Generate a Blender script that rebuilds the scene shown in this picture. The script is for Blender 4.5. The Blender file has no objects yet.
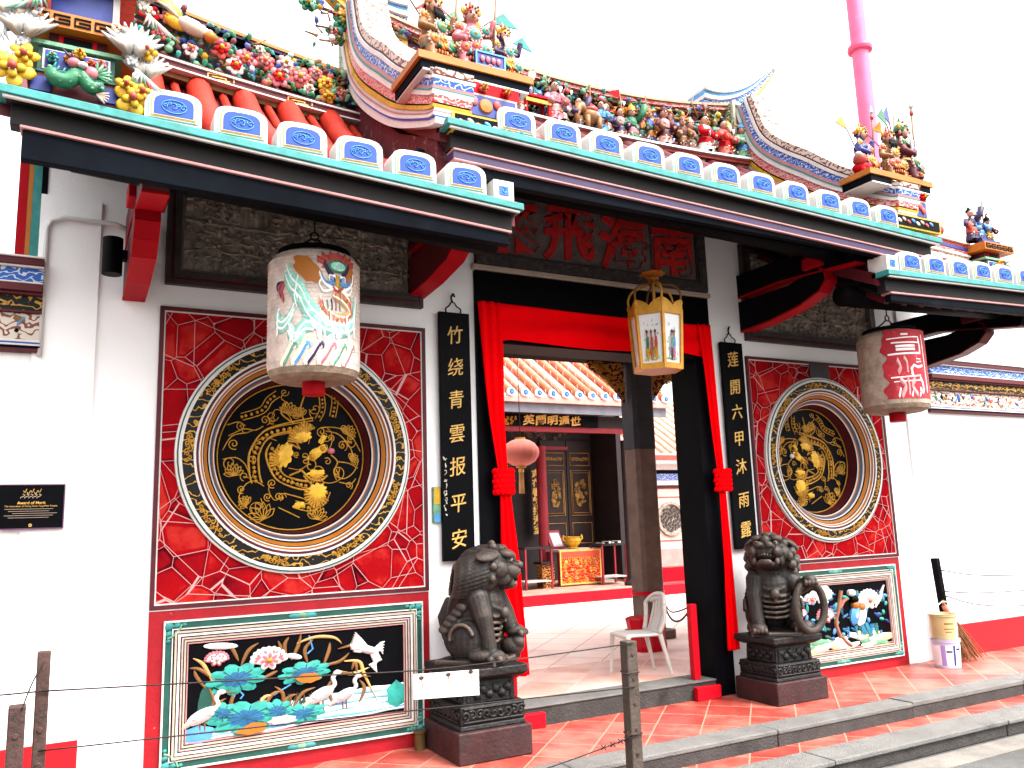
import bpy, bmesh, math, random
from mathutils import Vector, Matrix, Euler
PI = math.pi
sc = bpy.context.scene
COL = sc.collection

# ---------------------------------------------------------------- camera, sky, sun, exposure
cd = bpy.data.cameras.new('camera'); cam = bpy.data.objects.new('camera', cd); COL.objects.link(cam)
YAW, PITCH, ROLL, FPX = 0.4959, 0.1642, -0.0331, 833.57
_f = Vector((math.sin(YAW)*math.cos(PITCH), math.cos(YAW)*math.cos(PITCH), math.sin(PITCH)))
_r = Vector((math.cos(YAW), -math.sin(YAW), 0)); _u = _r.cross(_f)
_r2 = _r*math.cos(ROLL)+_u*math.sin(ROLL); _u2 = -_r*math.sin(ROLL)+_u*math.cos(ROLL)
cam.matrix_world = Matrix(((_r2.x,_u2.x,-_f.x,-3.8334),(_r2.y,_u2.y,-_f.y,-5.5295),(_r2.z,_u2.z,-_f.z,1.4556),(0,0,0,1)))
cd.sensor_width = 36; cd.lens = FPX/1024*36; cd.clip_end = 2000; cd.clip_start = .05
sc.camera = cam

SUN_EL, SUN_AZ = math.radians(58), math.radians(150)     # azimuth measured from +Y towards +X
w = bpy.data.worlds.new('World'); sc.world = w; w.use_nodes = True
nt = w.node_tree; bg = nt.nodes['Background']
sky = nt.nodes.new('ShaderNodeTexSky'); sky.sky_type = 'NISHITA'; sky.sun_disc = False
sky.sun_elevation = SUN_EL; sky.sun_rotation = SUN_AZ
sky.air_density = 1.6; sky.dust_density = 6.0; sky.ozone_density = 1.0
hs = nt.nodes.new('ShaderNodeHueSaturation'); hs.inputs['Saturation'].default_value = 0.18
nt.links.new(sky.outputs[0], hs.inputs['Color']); nt.links.new(hs.outputs[0], bg.inputs['Color'])
bg.inputs['Strength'].default_value = 0.15
sl = bpy.data.lights.new('sun', 'SUN'); so = bpy.data.objects.new('sun', sl); COL.objects.link(so)
sl.energy = 1.0; sl.angle = math.radians(12); sl.color = (1, .95, .88)
_sd = Vector((math.sin(SUN_AZ)*math.cos(SUN_EL), math.cos(SUN_AZ)*math.cos(SUN_EL), math.sin(SUN_EL)))
so.rotation_euler = _sd.to_track_quat('Z', 'Y').to_euler()
sc.view_settings.view_transform = 'Standard'; sc.view_settings.look = 'None'
sc.view_settings.gamma = 1; sc.view_settings.exposure = 2.35

# ---------------------------------------------------------------- materials
def lin(h):
    h = h.lstrip('#'); c = [int(h[i:i+2], 16)/255 for i in (0, 2, 4)]
    return tuple((x/12.92 if x <= .04045 else ((x+.055)/1.055)**2.4) for x in c)
MATS = {}
def M(name, col, rough=.6, var=.18, scale=5, bump=0, bscale=30, metal=0, stain=None, st=.6, sscale=3, sw=.08, spec=.25, worn=None):
    """base colour with noise variation, optional stain colour where a noise passes a threshold, optional bump"""
    if name in MATS: return MATS[name]
    m = bpy.data.materials.new(name); m.use_nodes = True; MATS[name] = m
    n = m.node_tree.nodes; l = m.node_tree.links; b = n['Principled BSDF']
    if isinstance(col, str): col = lin(col)
    tc = n.new('ShaderNodeTexCoord')
    nz = n.new('ShaderNodeTexNoise'); nz.inputs['Scale'].default_value = scale; nz.inputs['Detail'].default_value = 6
    nz.inputs['Roughness'].default_value = .65
    l.new(tc.outputs['Object'], nz.inputs['Vector'])
    rp = n.new('ShaderNodeValToRGB'); rp.color_ramp.elements[0].position = .3; rp.color_ramp.elements[1].position = .7
    rp.color_ramp.elements[0].color = (*[max(0, c*(1-var)) for c in col], 1)
    rp.color_ramp.elements[1].color = (*[min(1, c*(1+var)) for c in col], 1)
    l.new(nz.outputs['Fac'], rp.inputs['Fac']); out = rp.outputs['Color']
    if stain:
        s = n.new('ShaderNodeTexNoise'); s.inputs['Scale'].default_value = sscale; s.inputs['Detail'].default_value = 8
        s.inputs['Roughness'].default_value = .7
        l.new(tc.outputs['Object'], s.inputs['Vector'])
        mr = n.new('ShaderNodeMapRange'); mr.inputs['From Min'].default_value = st; mr.inputs['From Max'].default_value = st+sw
        l.new(s.outputs['Fac'], mr.inputs['Value'])
        mx = n.new('ShaderNodeMix'); mx.data_type = 'RGBA'
        l.new(mr.outputs[0], mx.inputs['Factor']); l.new(out, mx.inputs['A'])
        mx.inputs['B'].default_value = (*(lin(stain) if isinstance(stain, str) else stain), 1)
        out = mx.outputs['Result']
    if worn:                                              # rubbed, paler edges
        g = n.new('ShaderNodeNewGeometry'); mr = n.new('ShaderNodeMapRange'); mr.inputs['From Min'].default_value = .50; mr.inputs['From Max'].default_value = .60; l.new(g.outputs['Pointiness'], mr.inputs['Value'])
        mx = n.new('ShaderNodeMix'); mx.data_type = 'RGBA'; l.new(mr.outputs[0], mx.inputs['Factor']); l.new(out, mx.inputs['A']); mx.inputs['B'].default_value = (*worn, 1); out = mx.outputs['Result']
    l.new(out, b.inputs['Base Color'])
    b.inputs['Roughness'].default_value = rough; b.inputs['Metallic'].default_value = metal
    b.inputs['Specular IOR Level'].default_value = spec
    if bump:
        z = n.new('ShaderNodeTexNoise'); z.inputs['Scale'].default_value = bscale; z.inputs['Detail'].default_value = 5
        l.new(tc.outputs['Object'], z.inputs['Vector'])
        bp = n.new('ShaderNodeBump'); bp.inputs['Strength'].default_value = bump; bp.inputs['Distance'].default_value = .02
        l.new(z.outputs['Fac'], bp.inputs['Height']); l.new(bp.outputs[0], b.inputs['Normal'])
    return m
def mathn(n, l, op, a, b=None, c=None):
    x = n.new('ShaderNodeMath'); x.operation = op
    for i, v in enumerate((a, b, c)):
        if v is None: continue
        if isinstance(v, (int, float)): x.inputs[i].default_value = v
        else: l.new(v, x.inputs[i])
    return x.outputs[0]

white_wall = M('white_wall', (.83,.81,.805), .8, .03, 1.3, .12, 60, stain=(.72,.675,.66), st=.68, sscale=1.1, sw=.25)
red = M('red_paint', (.36,.004,.008), .5, .16, 7, .1, 50, spec=.05, stain=(.75,.45,.4), st=.70, sscale=9, sw=.03)
red2 = M('red_lacquer', (.30,.003,.008), .5, .15, 6, spec=.05)
dark_red = M('dark_red', (.07,.0025,.005), .5, .25, 6)
maroon = M('maroon', (.065,.004,.008), .55, .3, 8)
black = M('black_lacquer', (.0024,.0024,.0032), .45, .3, 6, .05, 30, spec=.03)
blackmat = M('black_wood', (.003,.0026,.003), .6, .4, 8, .1, 30, spec=.03)
slate = M('slate_board', (.0028,.0038,.006), .6, .35, 3, .1, 20, stain=(.010,.012,.017), st=.58, sscale=2.2, sw=.25, spec=.02)
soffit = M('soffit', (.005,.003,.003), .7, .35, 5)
teal = M('teal_paint', (.030,.19,.18), .55, .3, 9, .1, 40, stain=(.02,.14,.13), st=.63, sscale=12, sw=.05)
white = M('white_paint', (.54,.51,.485), .6, .10, 8, stain=(.30,.27,.25), st=.63, sscale=14, sw=.1)
pink = M('pink_paint', (.36,.17,.165), .55, .12, 8)
purple = M('purple_paint', (.028,.014,.05), .5, .2, 8)
blue = M('blue_paint', (.02,.10,.50), .45, .25, 12)
ltblue = M('pale_blue', (.06,.22,.46), .45, .3, 16)
dblue = M('dark_blue', (.018,.03,.16), .45, .25, 10)
orange = M('orange_paint', (.33,.105,.010), .5, .15, 8)
yellow = M('yellow_paint', (.46,.25,.012), .5, .3, 18, stain=(.38,.15,.012), st=.58, sscale=26, sw=.1)
cream = M('cream_paint', (.38,.30,.235), .6, .12, 8, stain=(.4,.33,.27), st=.64, sscale=10, sw=.08)
green = M('green_paint', (.022,.13,.06), .5, .4, 18, stain=(.008,.03,.02), st=.56, sscale=26, sw=.1)
ltgreen = M('pale_green', (.11,.25,.145), .5, .3, 18, stain=(.04,.12,.08), st=.56, sscale=26, sw=.1)
dgreen = M('dark_green', (.01,.06,.045), .5, .3, 10)
tealleaf = M('teal_leaf', (.022,.24,.20), .5, .35, 14, stain=(.012,.07,.10), st=.6, sscale=14, sw=.12)
leafblue = M('leaf_blue', (.015,.09,.20), .4, .3, 14)
coral = M('coral_paint', (.36,.05,.036), .5, .3, 18, stain=(.16,.02,.02), st=.58, sscale=26, sw=.1)
rose = M('rose_paint', (.42,.11,.135), .5, .3, 18, stain=(.28,.04,.06), st=.57, sscale=26, sw=.1)
flesh = M('figure_skin', (.33,.17,.12), .5, .3, 18, stain=(.2,.09,.07), st=.6, sscale=26, sw=.1)
brown = M('reed_brown', (.17,.075,.022), .5, .3, 12)
gold = M('gold_leaf', (.40,.19,.015), .45, .3, 14, metal=.15)
goldt = M('gold_lettering', (.58,.34,.08), .45, .3, 20)
stone = M('carved_stone', (.23,.19,.155), .85, .55, 9, .8, 26, stain=(.45,.38,.31), st=.56, sscale=13, sw=.16)
stone_fr = M('stone_frame', (.034,.027,.026), .6, .35, 8, .3, 40, stain=(.10,.02,.02), st=.62, sscale=5, sw=.08)
lionstone = M('lion_stone', (.007,.0055,.005), .55, .5, 9, .25, 60, stain=(.035,.025,.02), st=.53, sscale=6, sw=.2, worn=(.15,.105,.082))
pedstone = M('pedestal_stone', (.007,.0056,.0055), .5, .45, 8, .4, 40, stain=(.045,.016,.014), st=.58, sscale=4, sw=.15)
cloth = M('red_cloth', (.80,.0015,.004), .8, .06, 5, spec=0)
granite = M('granite_kerb', (.115,.11,.104), .75, .25, 5, .5, 90, stain=(.06,.056,.053), st=.55, sscale=2.5, sw=.18)
granite_dk = M('granite_riser', (.034,.030,.028), .8, .3, 6, .5, 70, stain=(.018,.016,.015), st=.52, sscale=4, sw=.15)
rollred = M('red_roof_roll', (.33,.014,.004), .5, .3, 8, .2, 30, stain=(.25,.02,.015), st=.6, sscale=7, sw=.1)
terra = M('terracotta_roof', (.42,.12,.06), .75, .3, 6, .3, 30, stain=(.6,.45,.38), st=.6, sscale=5, sw=.15)
mortar = M('roof_mortar', (.72,.64,.6), .7, .15, 8)
rust = M('rusty_steel', (.045,.022,.018), .7, .45, 10, .3, 50, stain=(.02,.012,.012), st=.5, sscale=6, sw=.1)
postgrey = M('weathered_post', (.05,.036,.028), .75, .4, 9, .3, 50, stain=(.09,.025,.018), st=.6, sscale=7, sw=.08)
wirem = M('wire_steel', (.02,.015,.015), .5, .3, 30, metal=.6)
plastic = M('white_plastic', (.52,.47,.43), .4, .06, 5)
redplastic = M('red_plastic', (.42,.003,.010), .4, .1, 5, spec=.1)
pinkpole = M('pink_pole_paint', (.62,.12,.24), .55, .14, 4, stain=(.66,.22,.32), st=.6, sscale=3, sw=.2)
pinkring = M('dark_pink_ring', (.55,.07,.16), .45, .15, 6)
stonepil = M('stone_pillar', (.12,.08,.062), .75, .3, 6, .35, 40, stain=(.10,.08,.075), st=.56, sscale=3, sw=.2)
woodred = M('hall_red_wood', (.20,.012,.02), .5, .2, 6)
halldark = M('hall_dark_wood', (.014,.009,.010), .6, .4, 6)
hallfascia = M('hall_fascia', (.10,.10,.12), .6, .25, 4)
sign_wh = M('worn_white_sign', (.70,.66,.62), .5, .08, 6, stain=(.30,.07,.04), st=.68, sscale=9, sw=.03)
lanpaper = M('lantern_paper', (.52,.42,.36), .75, .3, 14, .3, 60, stain=(.62,.56,.53), st=.5, sscale=5, sw=.2)
lanpaper2 = M('grey_lantern_paper', (.34,.26,.20), .75, .35, 14, .4, 60, stain=(.40,.32,.26), st=.54, sscale=6, sw=.2)
landirt = M('lantern_dirt', (.22,.16,.11), .8, .4, 16, .3, 60)
lanred = M('lantern_red_paint', (.34,.012,.022), .6, .3, 12, stain=(.50,.12,.12), st=.60, sscale=9, sw=.1)
cable = M('grey_cable', (.5,.5,.48), .5, .1, 5)
straw = M('broom_straw', (.18,.08,.032), .8, .4, 30)

def pattern_mats():
    # ---- crazed red panel: cells of mottled red parted by fine white lines
    m = bpy.data.materials.new('cracked_red_panel'); m.use_nodes = True; n = m.node_tree.nodes; l = m.node_tree.links; b = n['Principled BSDF']
    tc = n.new('ShaderNodeTexCoord'); mp = n.new('ShaderNodeMapping'); mp.inputs['Scale'].default_value = (1, 0, 1)
    l.new(tc.outputs['Object'], mp.inputs['Vector'])
    def edges(scale, width, off):
        v = n.new('ShaderNodeTexVoronoi'); v.feature = 'DISTANCE_TO_EDGE'; v.inputs['Scale'].default_value = scale; v.inputs['Randomness'].default_value = 1
        o = n.new('ShaderNodeVectorMath'); o.operation = 'ADD'; o.inputs[1].default_value = off; l.new(mp.outputs[0], o.inputs[0]); l.new(o.outputs[0], v.inputs['Vector'])
        r = n.new('ShaderNodeMapRange'); r.inputs['From Min'].default_value = width; r.inputs['From Max'].default_value = width*1.5; r.inputs['To Min'].default_value = 1; r.inputs['To Max'].default_value = 0
        l.new(v.outputs['Distance'], r.inputs['Value']); return r.outputs[0], v.outputs['Distance']
    e1, d1 = edges(4.8, .0052, (0, 0, 0)); e2, d2 = edges(3.3, .0045, (3.3, 0, 1.7))
    lines = mathn(n, l, 'MAXIMUM', e1, e2)
    nz = n.new('ShaderNodeTexNoise'); nz.inputs['Scale'].default_value = 4; nz.inputs['Detail'].default_value = 9; nz.inputs['Roughness'].default_value = .68; l.new(tc.outputs['Object'], nz.inputs['Vector'])
    vc = n.new('ShaderNodeTexVoronoi'); vc.inputs['Scale'].default_value = 4.8; l.new(mp.outputs[0], vc.inputs['Vector'])
    sp = n.new('ShaderNodeSeparateColor'); l.new(vc.outputs['Color'], sp.inputs[0])
    rim = n.new('ShaderNodeMapRange'); rim.inputs['From Min'].default_value = .05; rim.inputs['From Max'].default_value = .09; l.new(d1, rim.inputs['Value'])
    f = mathn(n, l, 'MULTIPLY_ADD', sp.outputs[0], .28, nz.outputs['Fac']); f = mathn(n, l, 'MULTIPLY_ADD', rim.outputs[0], .16, f)
    rp = n.new('ShaderNodeValToRGB'); e = rp.color_ramp.elements; e[0].position = .42; e[0].color = (.035,.0015,.004,1); e[1].position = .62; e[1].color = (.19,.0035,.007,1)
    x = e.new(.84); x.color = (.27,.004,.006,1); x = e.new(.97); x.color = (.38,.022,.018,1)
    l.new(f, rp.inputs['Fac'])
    mx = n.new('ShaderNodeMix'); mx.data_type = 'RGBA'; l.new(lines, mx.inputs['Factor']); l.new(rp.outputs[0], mx.inputs['A']); mx.inputs['B'].default_value = (.46,.26,.25,1)
    l.new(mx.outputs['Result'], b.inputs['Base Color']); b.inputs['Roughness'].default_value = .5; b.inputs['Specular IOR Level'].default_value = 0
    bp = n.new('ShaderNodeBump'); bp.inputs['Strength'].default_value = .35; bp.inputs['Distance'].default_value = .008; l.new(lines, bp.inputs['Height']); l.new(bp.outputs[0], b.inputs['Normal'])
    MATS['crack'] = m
    # ---- clay paving laid diagonally
    def paving(name, cols, mort, size, ang, rough, wear):
        m = bpy.data.materials.new(name); m.use_nodes = True; n = m.node_tree.nodes; l = m.node_tree.links; b = n['Principled BSDF']
        tc = n.new('ShaderNodeTexCoord'); mp = n.new('ShaderNodeMapping'); mp.inputs['Rotation'].default_value = (0, 0, ang); mp.inputs['Scale'].default_value = (1/size, 1/size, 0)
        l.new(tc.outputs['Object'], mp.inputs['Vector'])
        bk = n.new('ShaderNodeTexBrick'); bk.offset = 0; bk.squash = 1; bk.inputs['Scale'].default_value = 1; bk.inputs['Brick Width'].default_value = 1; bk.inputs['Row Height'].default_value = 1
        bk.inputs['Mortar Size'].default_value = .018; bk.inputs['Mortar Smooth'].default_value = .2; bk.inputs['Bias'].default_value = 0
        bk.inputs['Color1'].default_value = (0,0,0,1); bk.inputs['Color2'].default_value = (1,1,1,1); bk.inputs['Mortar'].default_value = (.5,.5,.5,1)
        l.new(mp.outputs[0], bk.inputs['Vector'])
        nz = n.new('ShaderNodeTexNoise'); nz.inputs['Scale'].default_value = 2.6; nz.inputs['Detail'].default_value = 9; nz.inputs['Roughness'].default_value = .7; l.new(tc.outputs['Object'], nz.inputs['Vector'])
        f = mathn(n, l, 'MULTIPLY_ADD', bk.outputs['Color'], .22, nz.outputs['Fac'])
        rp = n.new('ShaderNodeValToRGB'); e = rp.color_ramp.elements; e[0].position = .36; e[0].color = (*cols[0],1); e[1].position = .56; e[1].color = (*cols[1],1); x = e.new(.80); x.color = (*cols[2],1)
        l.new(f, rp.inputs['Fac'])
        mx = n.new('ShaderNodeMix'); mx.data_type = 'RGBA'; l.new(bk.outputs['Fac'], mx.inputs['Factor']); l.new(rp.outputs[0], mx.inputs['A']); mx.inputs['B'].default_value = (*mort,1)
        l.new(mx.outputs['Result'], b.inputs['Base Color'])
        rr = n.new('ShaderNodeMapRange'); rr.inputs['To Min'].default_value = rough; rr.inputs['To Max'].default_value = rough+wear; l.new(nz.outputs['Fac'], rr.inputs['Value']); l.new(rr.outputs[0], b.inputs['Roughness'])
        h = mathn(n, l, 'MULTIPLY_ADD', bk.outputs['Fac'], -.6, nz.outputs['Fac'])
        bp = n.new('ShaderNodeBump'); bp.inputs['Strength'].default_value = .3; bp.inputs['Distance'].default_value = .006; l.new(h, bp.inputs['Height']); l.new(bp.outputs[0], b.inputs['Normal'])
        MATS[name] = m; return m
    paving('terrace_tile', ((.14,.012,.008),(.245,.034,.023),(.36,.11,.080)), (.38,.17,.12), .32, PI/4, .3, .3)
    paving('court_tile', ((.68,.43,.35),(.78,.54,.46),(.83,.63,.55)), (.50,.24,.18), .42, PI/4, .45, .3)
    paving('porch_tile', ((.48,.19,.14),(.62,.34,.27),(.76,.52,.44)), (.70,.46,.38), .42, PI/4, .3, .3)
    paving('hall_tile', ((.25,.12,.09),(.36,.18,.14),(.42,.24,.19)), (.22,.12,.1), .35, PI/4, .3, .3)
    # ---- asphalt
    m = M('asphalt', (.085,.083,.08), .9, .3, 3, .8, 160, stain=(.17,.16,.15), st=.6, sscale=40, sw=.1)
    # ---- cracked plaster of the gable strip under the verge
    M('stained_gable', (.09,.010,.014), .8, .3, 6, .4, 40, stain=(.26,.14,.14), st=.57, sscale=9, sw=.12)
    # ---- green blue painted conical board used on scroll bands
    def bandmat(name, base, ink, scale, thr):
        m = bpy.data.materials.new(name); m.use_nodes = True; n = m.node_tree.nodes; l = m.node_tree.links; b = n['Principled BSDF']
        tc = n.new('ShaderNodeTexCoord'); nz = n.new('ShaderNodeTexNoise'); nz.inputs['Scale'].default_value = 5; nz.inputs['Detail'].default_value = 2; l.new(tc.outputs['Object'], nz.inputs['Vector'])
        wv = n.new('ShaderNodeTexWave'); wv.wave_type = 'RINGS'; wv.inputs['Scale'].default_value = scale; wv.inputs['Distortion'].default_value = 9; wv.inputs['Detail'].default_value = 1.5; wv.inputs['Detail Scale'].default_value = 3
        l.new(tc.outputs['Object'], wv.inputs['Vector'])
        r = n.new('ShaderNodeMapRange'); r.inputs['From Min'].default_value = thr; r.inputs['From Max'].default_value = thr+.08; l.new(wv.outputs['Fac'], r.inputs['Value'])
        mx = n.new('ShaderNodeMix'); mx.data_type = 'RGBA'; l.new(r.outputs[0], mx.inputs['Factor']); mx.inputs['A'].default_value = (*base,1); mx.inputs['B'].default_value = (*ink,1)
        l.new(mx.outputs['Result'], b.inputs['Base Color']); b.inputs['Roughness'].default_value = .5; b.inputs['Specular IOR Level'].default_value = .15; MATS[name] = m
    bandmat('gold_scroll', (.005,.005,.006), (.42,.22,.025), 6, .88)
    bandmat('tile_blue', (.015,.11,.58), (.16,.45,.80), 22, .80)
    bandmat('carved_gold', (.05,.012,.008), (.42,.17,.03), 6, .6)
    bandmat('altar_cloth', (.40,.006,.008), (.55,.20,.02), 5, .8)
    bandmat('floral_band', (.50,.43,.36), (.16,.05,.035), 6, .70)
    bandmat('red_scroll', (.46,.36,.32), (.50,.05,.06), 11, .42)
    bandmat('blue_scroll', (.025,.09,.34), (.5,.52,.55), 9, .8)
    bandmat('green_floral', (.02,.10,.07), (.45,.50,.30), 12, .7)
pattern_mats()

# ---------------------------------------------------------------- mesh builder
class MB:
    def __init__(s): s.v = []; s.f = []; s.m = []; s.mats = []; s.sm = []
    def mi(s, m):
        if isinstance(m, str): m = MATS[m]
        if m not in s.mats: s.mats.append(m)
        return s.mats.index(m)
    def add(s, vs, fs, m, smooth=False):
        o = len(s.v); s.v += [tuple(p) for p in vs]; k = s.mi(m)
        for q in fs: s.f.append([o+i for i in q]); s.m.append(k); s.sm.append(smooth)
        return s
    def box(s, x0, x1, y0, y1, z0, z1, m):
        vs = [(x,y,z) for x in (x0,x1) for y in (y0,y1) for z in (z0,z1)]
        return s.add(vs, [(0,1,3,2),(4,6,7,5),(0,4,5,1),(2,3,7,6),(0,2,6,4),(1,5,7,3)], m)
    def hexa(s, P, m):
        """8 points: bottom loop then top loop"""
        return s.add(P, [(3,2,1,0),(4,5,6,7),(0,1,5,4),(1,2,6,5),(2,3,7,6),(3,0,4,7)], m)
    def bar(s, a, b, wx, wz, m, up=(0,0,1)):
        a = Vector(a); b = Vector(b); d = (b-a).normalized(); u = Vector(up)
        if abs(d.dot(u)) > .98: u = Vector((0,1,0))
        sx = d.cross(u).normalized()*wx/2; sz = sx.cross(d).normalized()*wz/2
        return s.hexa([a-sx-sz, a+sx-sz, a+sx+sz, a-sx+sz, b-sx-sz, b+sx-sz, b+sx+sz, b-sx+sz], m)
    def tube(s, pts, r, m, n=8, cap=True):
        pts = [Vector(p) for p in pts]; L = len(pts); vs = []; fs = []
        rs = r if isinstance(r, (list, tuple)) else [r]*L
        t0 = (pts[1]-pts[0]).normalized(); nx = t0.orthogonal().normalized()
        for i, p in enumerate(pts):
            t = (pts[min(i+1,L-1)]-pts[max(i-1,0)]).normalized()
            nx = (nx-t*nx.dot(t)); nx = nx.normalized() if nx.length > 1e-6 else t.orthogonal().normalized()
            by = t.cross(nx)
            for k in range(n):
                a = 2*PI*k/n; vs.append(p+(nx*math.cos(a)+by*math.sin(a))*rs[i])
        for i in range(L-1):
            for k in range(n): fs.append((i*n+k, i*n+(k+1)%n, (i+1)*n+(k+1)%n, (i+1)*n+k))
        if cap: fs += [tuple(range(n-1,-1,-1)), tuple(range((L-1)*n, L*n))]
        return s.add(vs, fs, m, True)
    def lathe(s, prof, c, m, n=24, ax='z', caps=False, a0=0, rx=1, ry=1):
        """prof [(r,h[,mat])]: revolved about axis through c; a mat on a row colours the strip up to the next row"""
        c = Vector(c); rings = []
        for pr in prof:
            rg = []
            for k in range(n):
                a = a0+2*PI*k/n; x, y = pr[0]*math.cos(a)*rx, pr[0]*math.sin(a)*ry
                rg.append(c+(Vector((x,y,pr[1])) if ax == 'z' else Vector((x,pr[1],y)) if ax == 'y' else Vector((pr[1],x,y))))
            rings.append(rg)
        for i in range(len(prof)-1):
            mm = prof[i][2] if len(prof[i]) > 2 else m
            s.add(rings[i]+rings[i+1], [(k,(k+1)%n,n+(k+1)%n,n+k) for k in range(n)], mm, True)
        if caps:
            s.add(rings[0], [tuple(range(n-1,-1,-1))], m); s.add(rings[-1], [tuple(range(n))], m)
        return s
    def ell(s, c, r, m, seg=12, rg=8, rot=None):
        c = Vector(c); R = Euler(rot).to_matrix() if rot is not None else None
        if isinstance(r, (int, float)): r = (r,r,r)
        vs = []
        for i in range(rg+1):
            t = PI*i/rg
            for k in range(seg):
                a = 2*PI*k/seg; p = Vector((r[0]*math.sin(t)*math.cos(a), r[1]*math.sin(t)*math.sin(a), r[2]*math.cos(t)))
                vs.append(c+(R@p if R else p))
        fs = [(i*seg+k,(i+1)*seg+k,(i+1)*seg+(k+1)%seg,i*seg+(k+1)%seg) for i in range(rg) for k in range(seg)]
        return s.add(vs, fs, m, True)
    def prism(s, poly, d0, d1, m, plane='xz', ms=None):
        """polygon in a plane extruded between d0 and d1 along the third axis"""
        def P(p, d): return (p[0],d,p[1]) if plane == 'xz' else (d,p[0],p[1]) if plane == 'yz' else (p[0],p[1],d)
        n = len(poly); vs = [P(p,d0) for p in poly]+[P(p,d1) for p in poly]
        s.add(vs, [tuple(range(n)), tuple(range(2*n-1,n-1,-1))], m)
        return s.add(vs, [(i,i+n,(i+1)%n+n,(i+1)%n) for i in range(n)], ms or m)
    def ring(s, x0, x1, z0, z1, wd, y0, y1, m):
        """rectangular picture-frame ring, front y0 back y1"""
        s.box(x0,x1,y0,y1,z0,z0+wd,m); s.box(x0,x1,y0,y1,z1-wd,z1,m)
        s.box(x0,x0+wd,y0,y1,z0+wd,z1-wd,m); return s.box(x1-wd,x1,y0,y1,z0+wd,z1-wd,m)
    def build(s, name, parent=None, origin=None, bevel=0, smooth=None, subs=0):
        o3 = Vector(origin) if origin is not None else (wloc(parent) if parent else Vector((0,0,0)))
        me = bpy.data.meshes.new(name); me.from_pydata([(Vector(p)-o3)[:] for p in s.v], [], s.f)
        for m in s.mats: me.materials.append(m)
        me.polygons.foreach_set('material_index', s.m); me.polygons.foreach_set('use_smooth', s.sm if smooth is None else [smooth]*len(s.f))
        bm = bmesh.new(); bm.from_mesh(me); bmesh.ops.recalc_face_normals(bm, faces=bm.faces); bm.to_mesh(me); bm.free()
        me.update()
        o = bpy.data.objects.new(name, me); COL.objects.link(o)
        if parent: o.parent = parent; o.location = o3-wloc(parent)
        else: o.location = o3
        if bevel:
            b = o.modifiers.new('edge', 'BEVEL'); b.width = bevel; b.segments = 2; b.limit_method = 'ANGLE'; b.angle_limit = .6
        if subs: b = o.modifiers.new('sub', 'SUBSURF'); b.levels = b.render_levels = subs
        return o
def wloc(o):
    v = Vector((0,0,0))
    while o: v += o.location; o = o.parent
    return v
def tag(o, label=None, cat=None, group=None, kind=None):
    if label: o['label'] = label
    if cat: o['category'] = cat
    if group: o['group'] = group
    if kind: o['kind'] = kind
    return o
def thing(name, loc, label, cat, group=None):
    o = bpy.data.objects.new(name, None); COL.objects.link(o); o.location = loc; o.empty_display_size = .1
    return tag(o, label, cat, group)
def dup(o, parent=None, loc=None):
    c = o.copy(); COL.objects.link(c)
    if parent: c.parent = parent
    if loc is not None: c.location = loc
    for ch in list(o.children): dup(ch, c)
    return c
def text(s, size, c, m, mb, ext=.004, bold=0, sx=1, yrot=0, zrot=0, jit=0, rng=None):
    """letters centred on c, standing in the xz plane facing -y, added to mb"""
    cu = bpy.data.curves.new('t', 'FONT'); cu.body = s; cu.size = size; cu.align_x = 'CENTER'; cu.align_y = 'CENTER'; cu.extrude = ext; cu.offset = bold; cu.resolution_u = 3
    o = bpy.data.objects.new('t', cu); COL.objects.link(o)
    me = o.evaluated_get(bpy.context.evaluated_depsgraph_get()).to_mesh()
    vs = [v.co.copy() for v in me.vertices]; fs = [tuple(p.vertices) for p in me.polygons]
    if vs and len(s) == 1:
        lo = Vector((min(v.x for v in vs), min(v.y for v in vs))); hi = Vector((max(v.x for v in vs), max(v.y for v in vs))); mid = (lo+hi)/2
        for v in vs: v.x -= mid.x; v.y -= mid.y
    if jit:
        for v in vs:
            v.x += v.y*.06*jit; v.y += v.x*.16*jit
    R = Matrix.Rotation(zrot, 3, 'Z')@Matrix.Rotation(yrot, 3, 'Y')
    out = [Vector(c)+R@Vector((v.x*sx, -v.z, v.y)) for v in vs]
    mb.add(out, fs, m)
    bpy.data.objects.remove(o, do_unlink=True); bpy.data.curves.remove(cu)
def blobmesh(name, mb, parent, voxel, mat, origin=None, smooth=3, disp=None):
    """union of the builder's lumps as one continuous skin"""
    o = mb.build(name, parent, origin)
    r = o.modifiers.new('r', 'REMESH'); r.mode = 'VOXEL'; r.voxel_size = voxel; r.use_smooth_shade = True
    if smooth: q = o.modifiers.new('s', 'SMOOTH'); q.iterations = smooth; q.factor = .5
    me = bpy.data.meshes.new_from_object(o.evaluated_get(bpy.context.evaluated_depsgraph_get()))
    o.modifiers.clear(); old = o.data; o.data = me; bpy.data.meshes.remove(old); me.name = name
    me.materials.clear(); me.materials.append(mat)
    me.polygons.foreach_set('use_smooth', [True]*len(me.polygons)); me.polygons.foreach_set('material_index', [0]*len(me.polygons))
    return o
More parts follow.
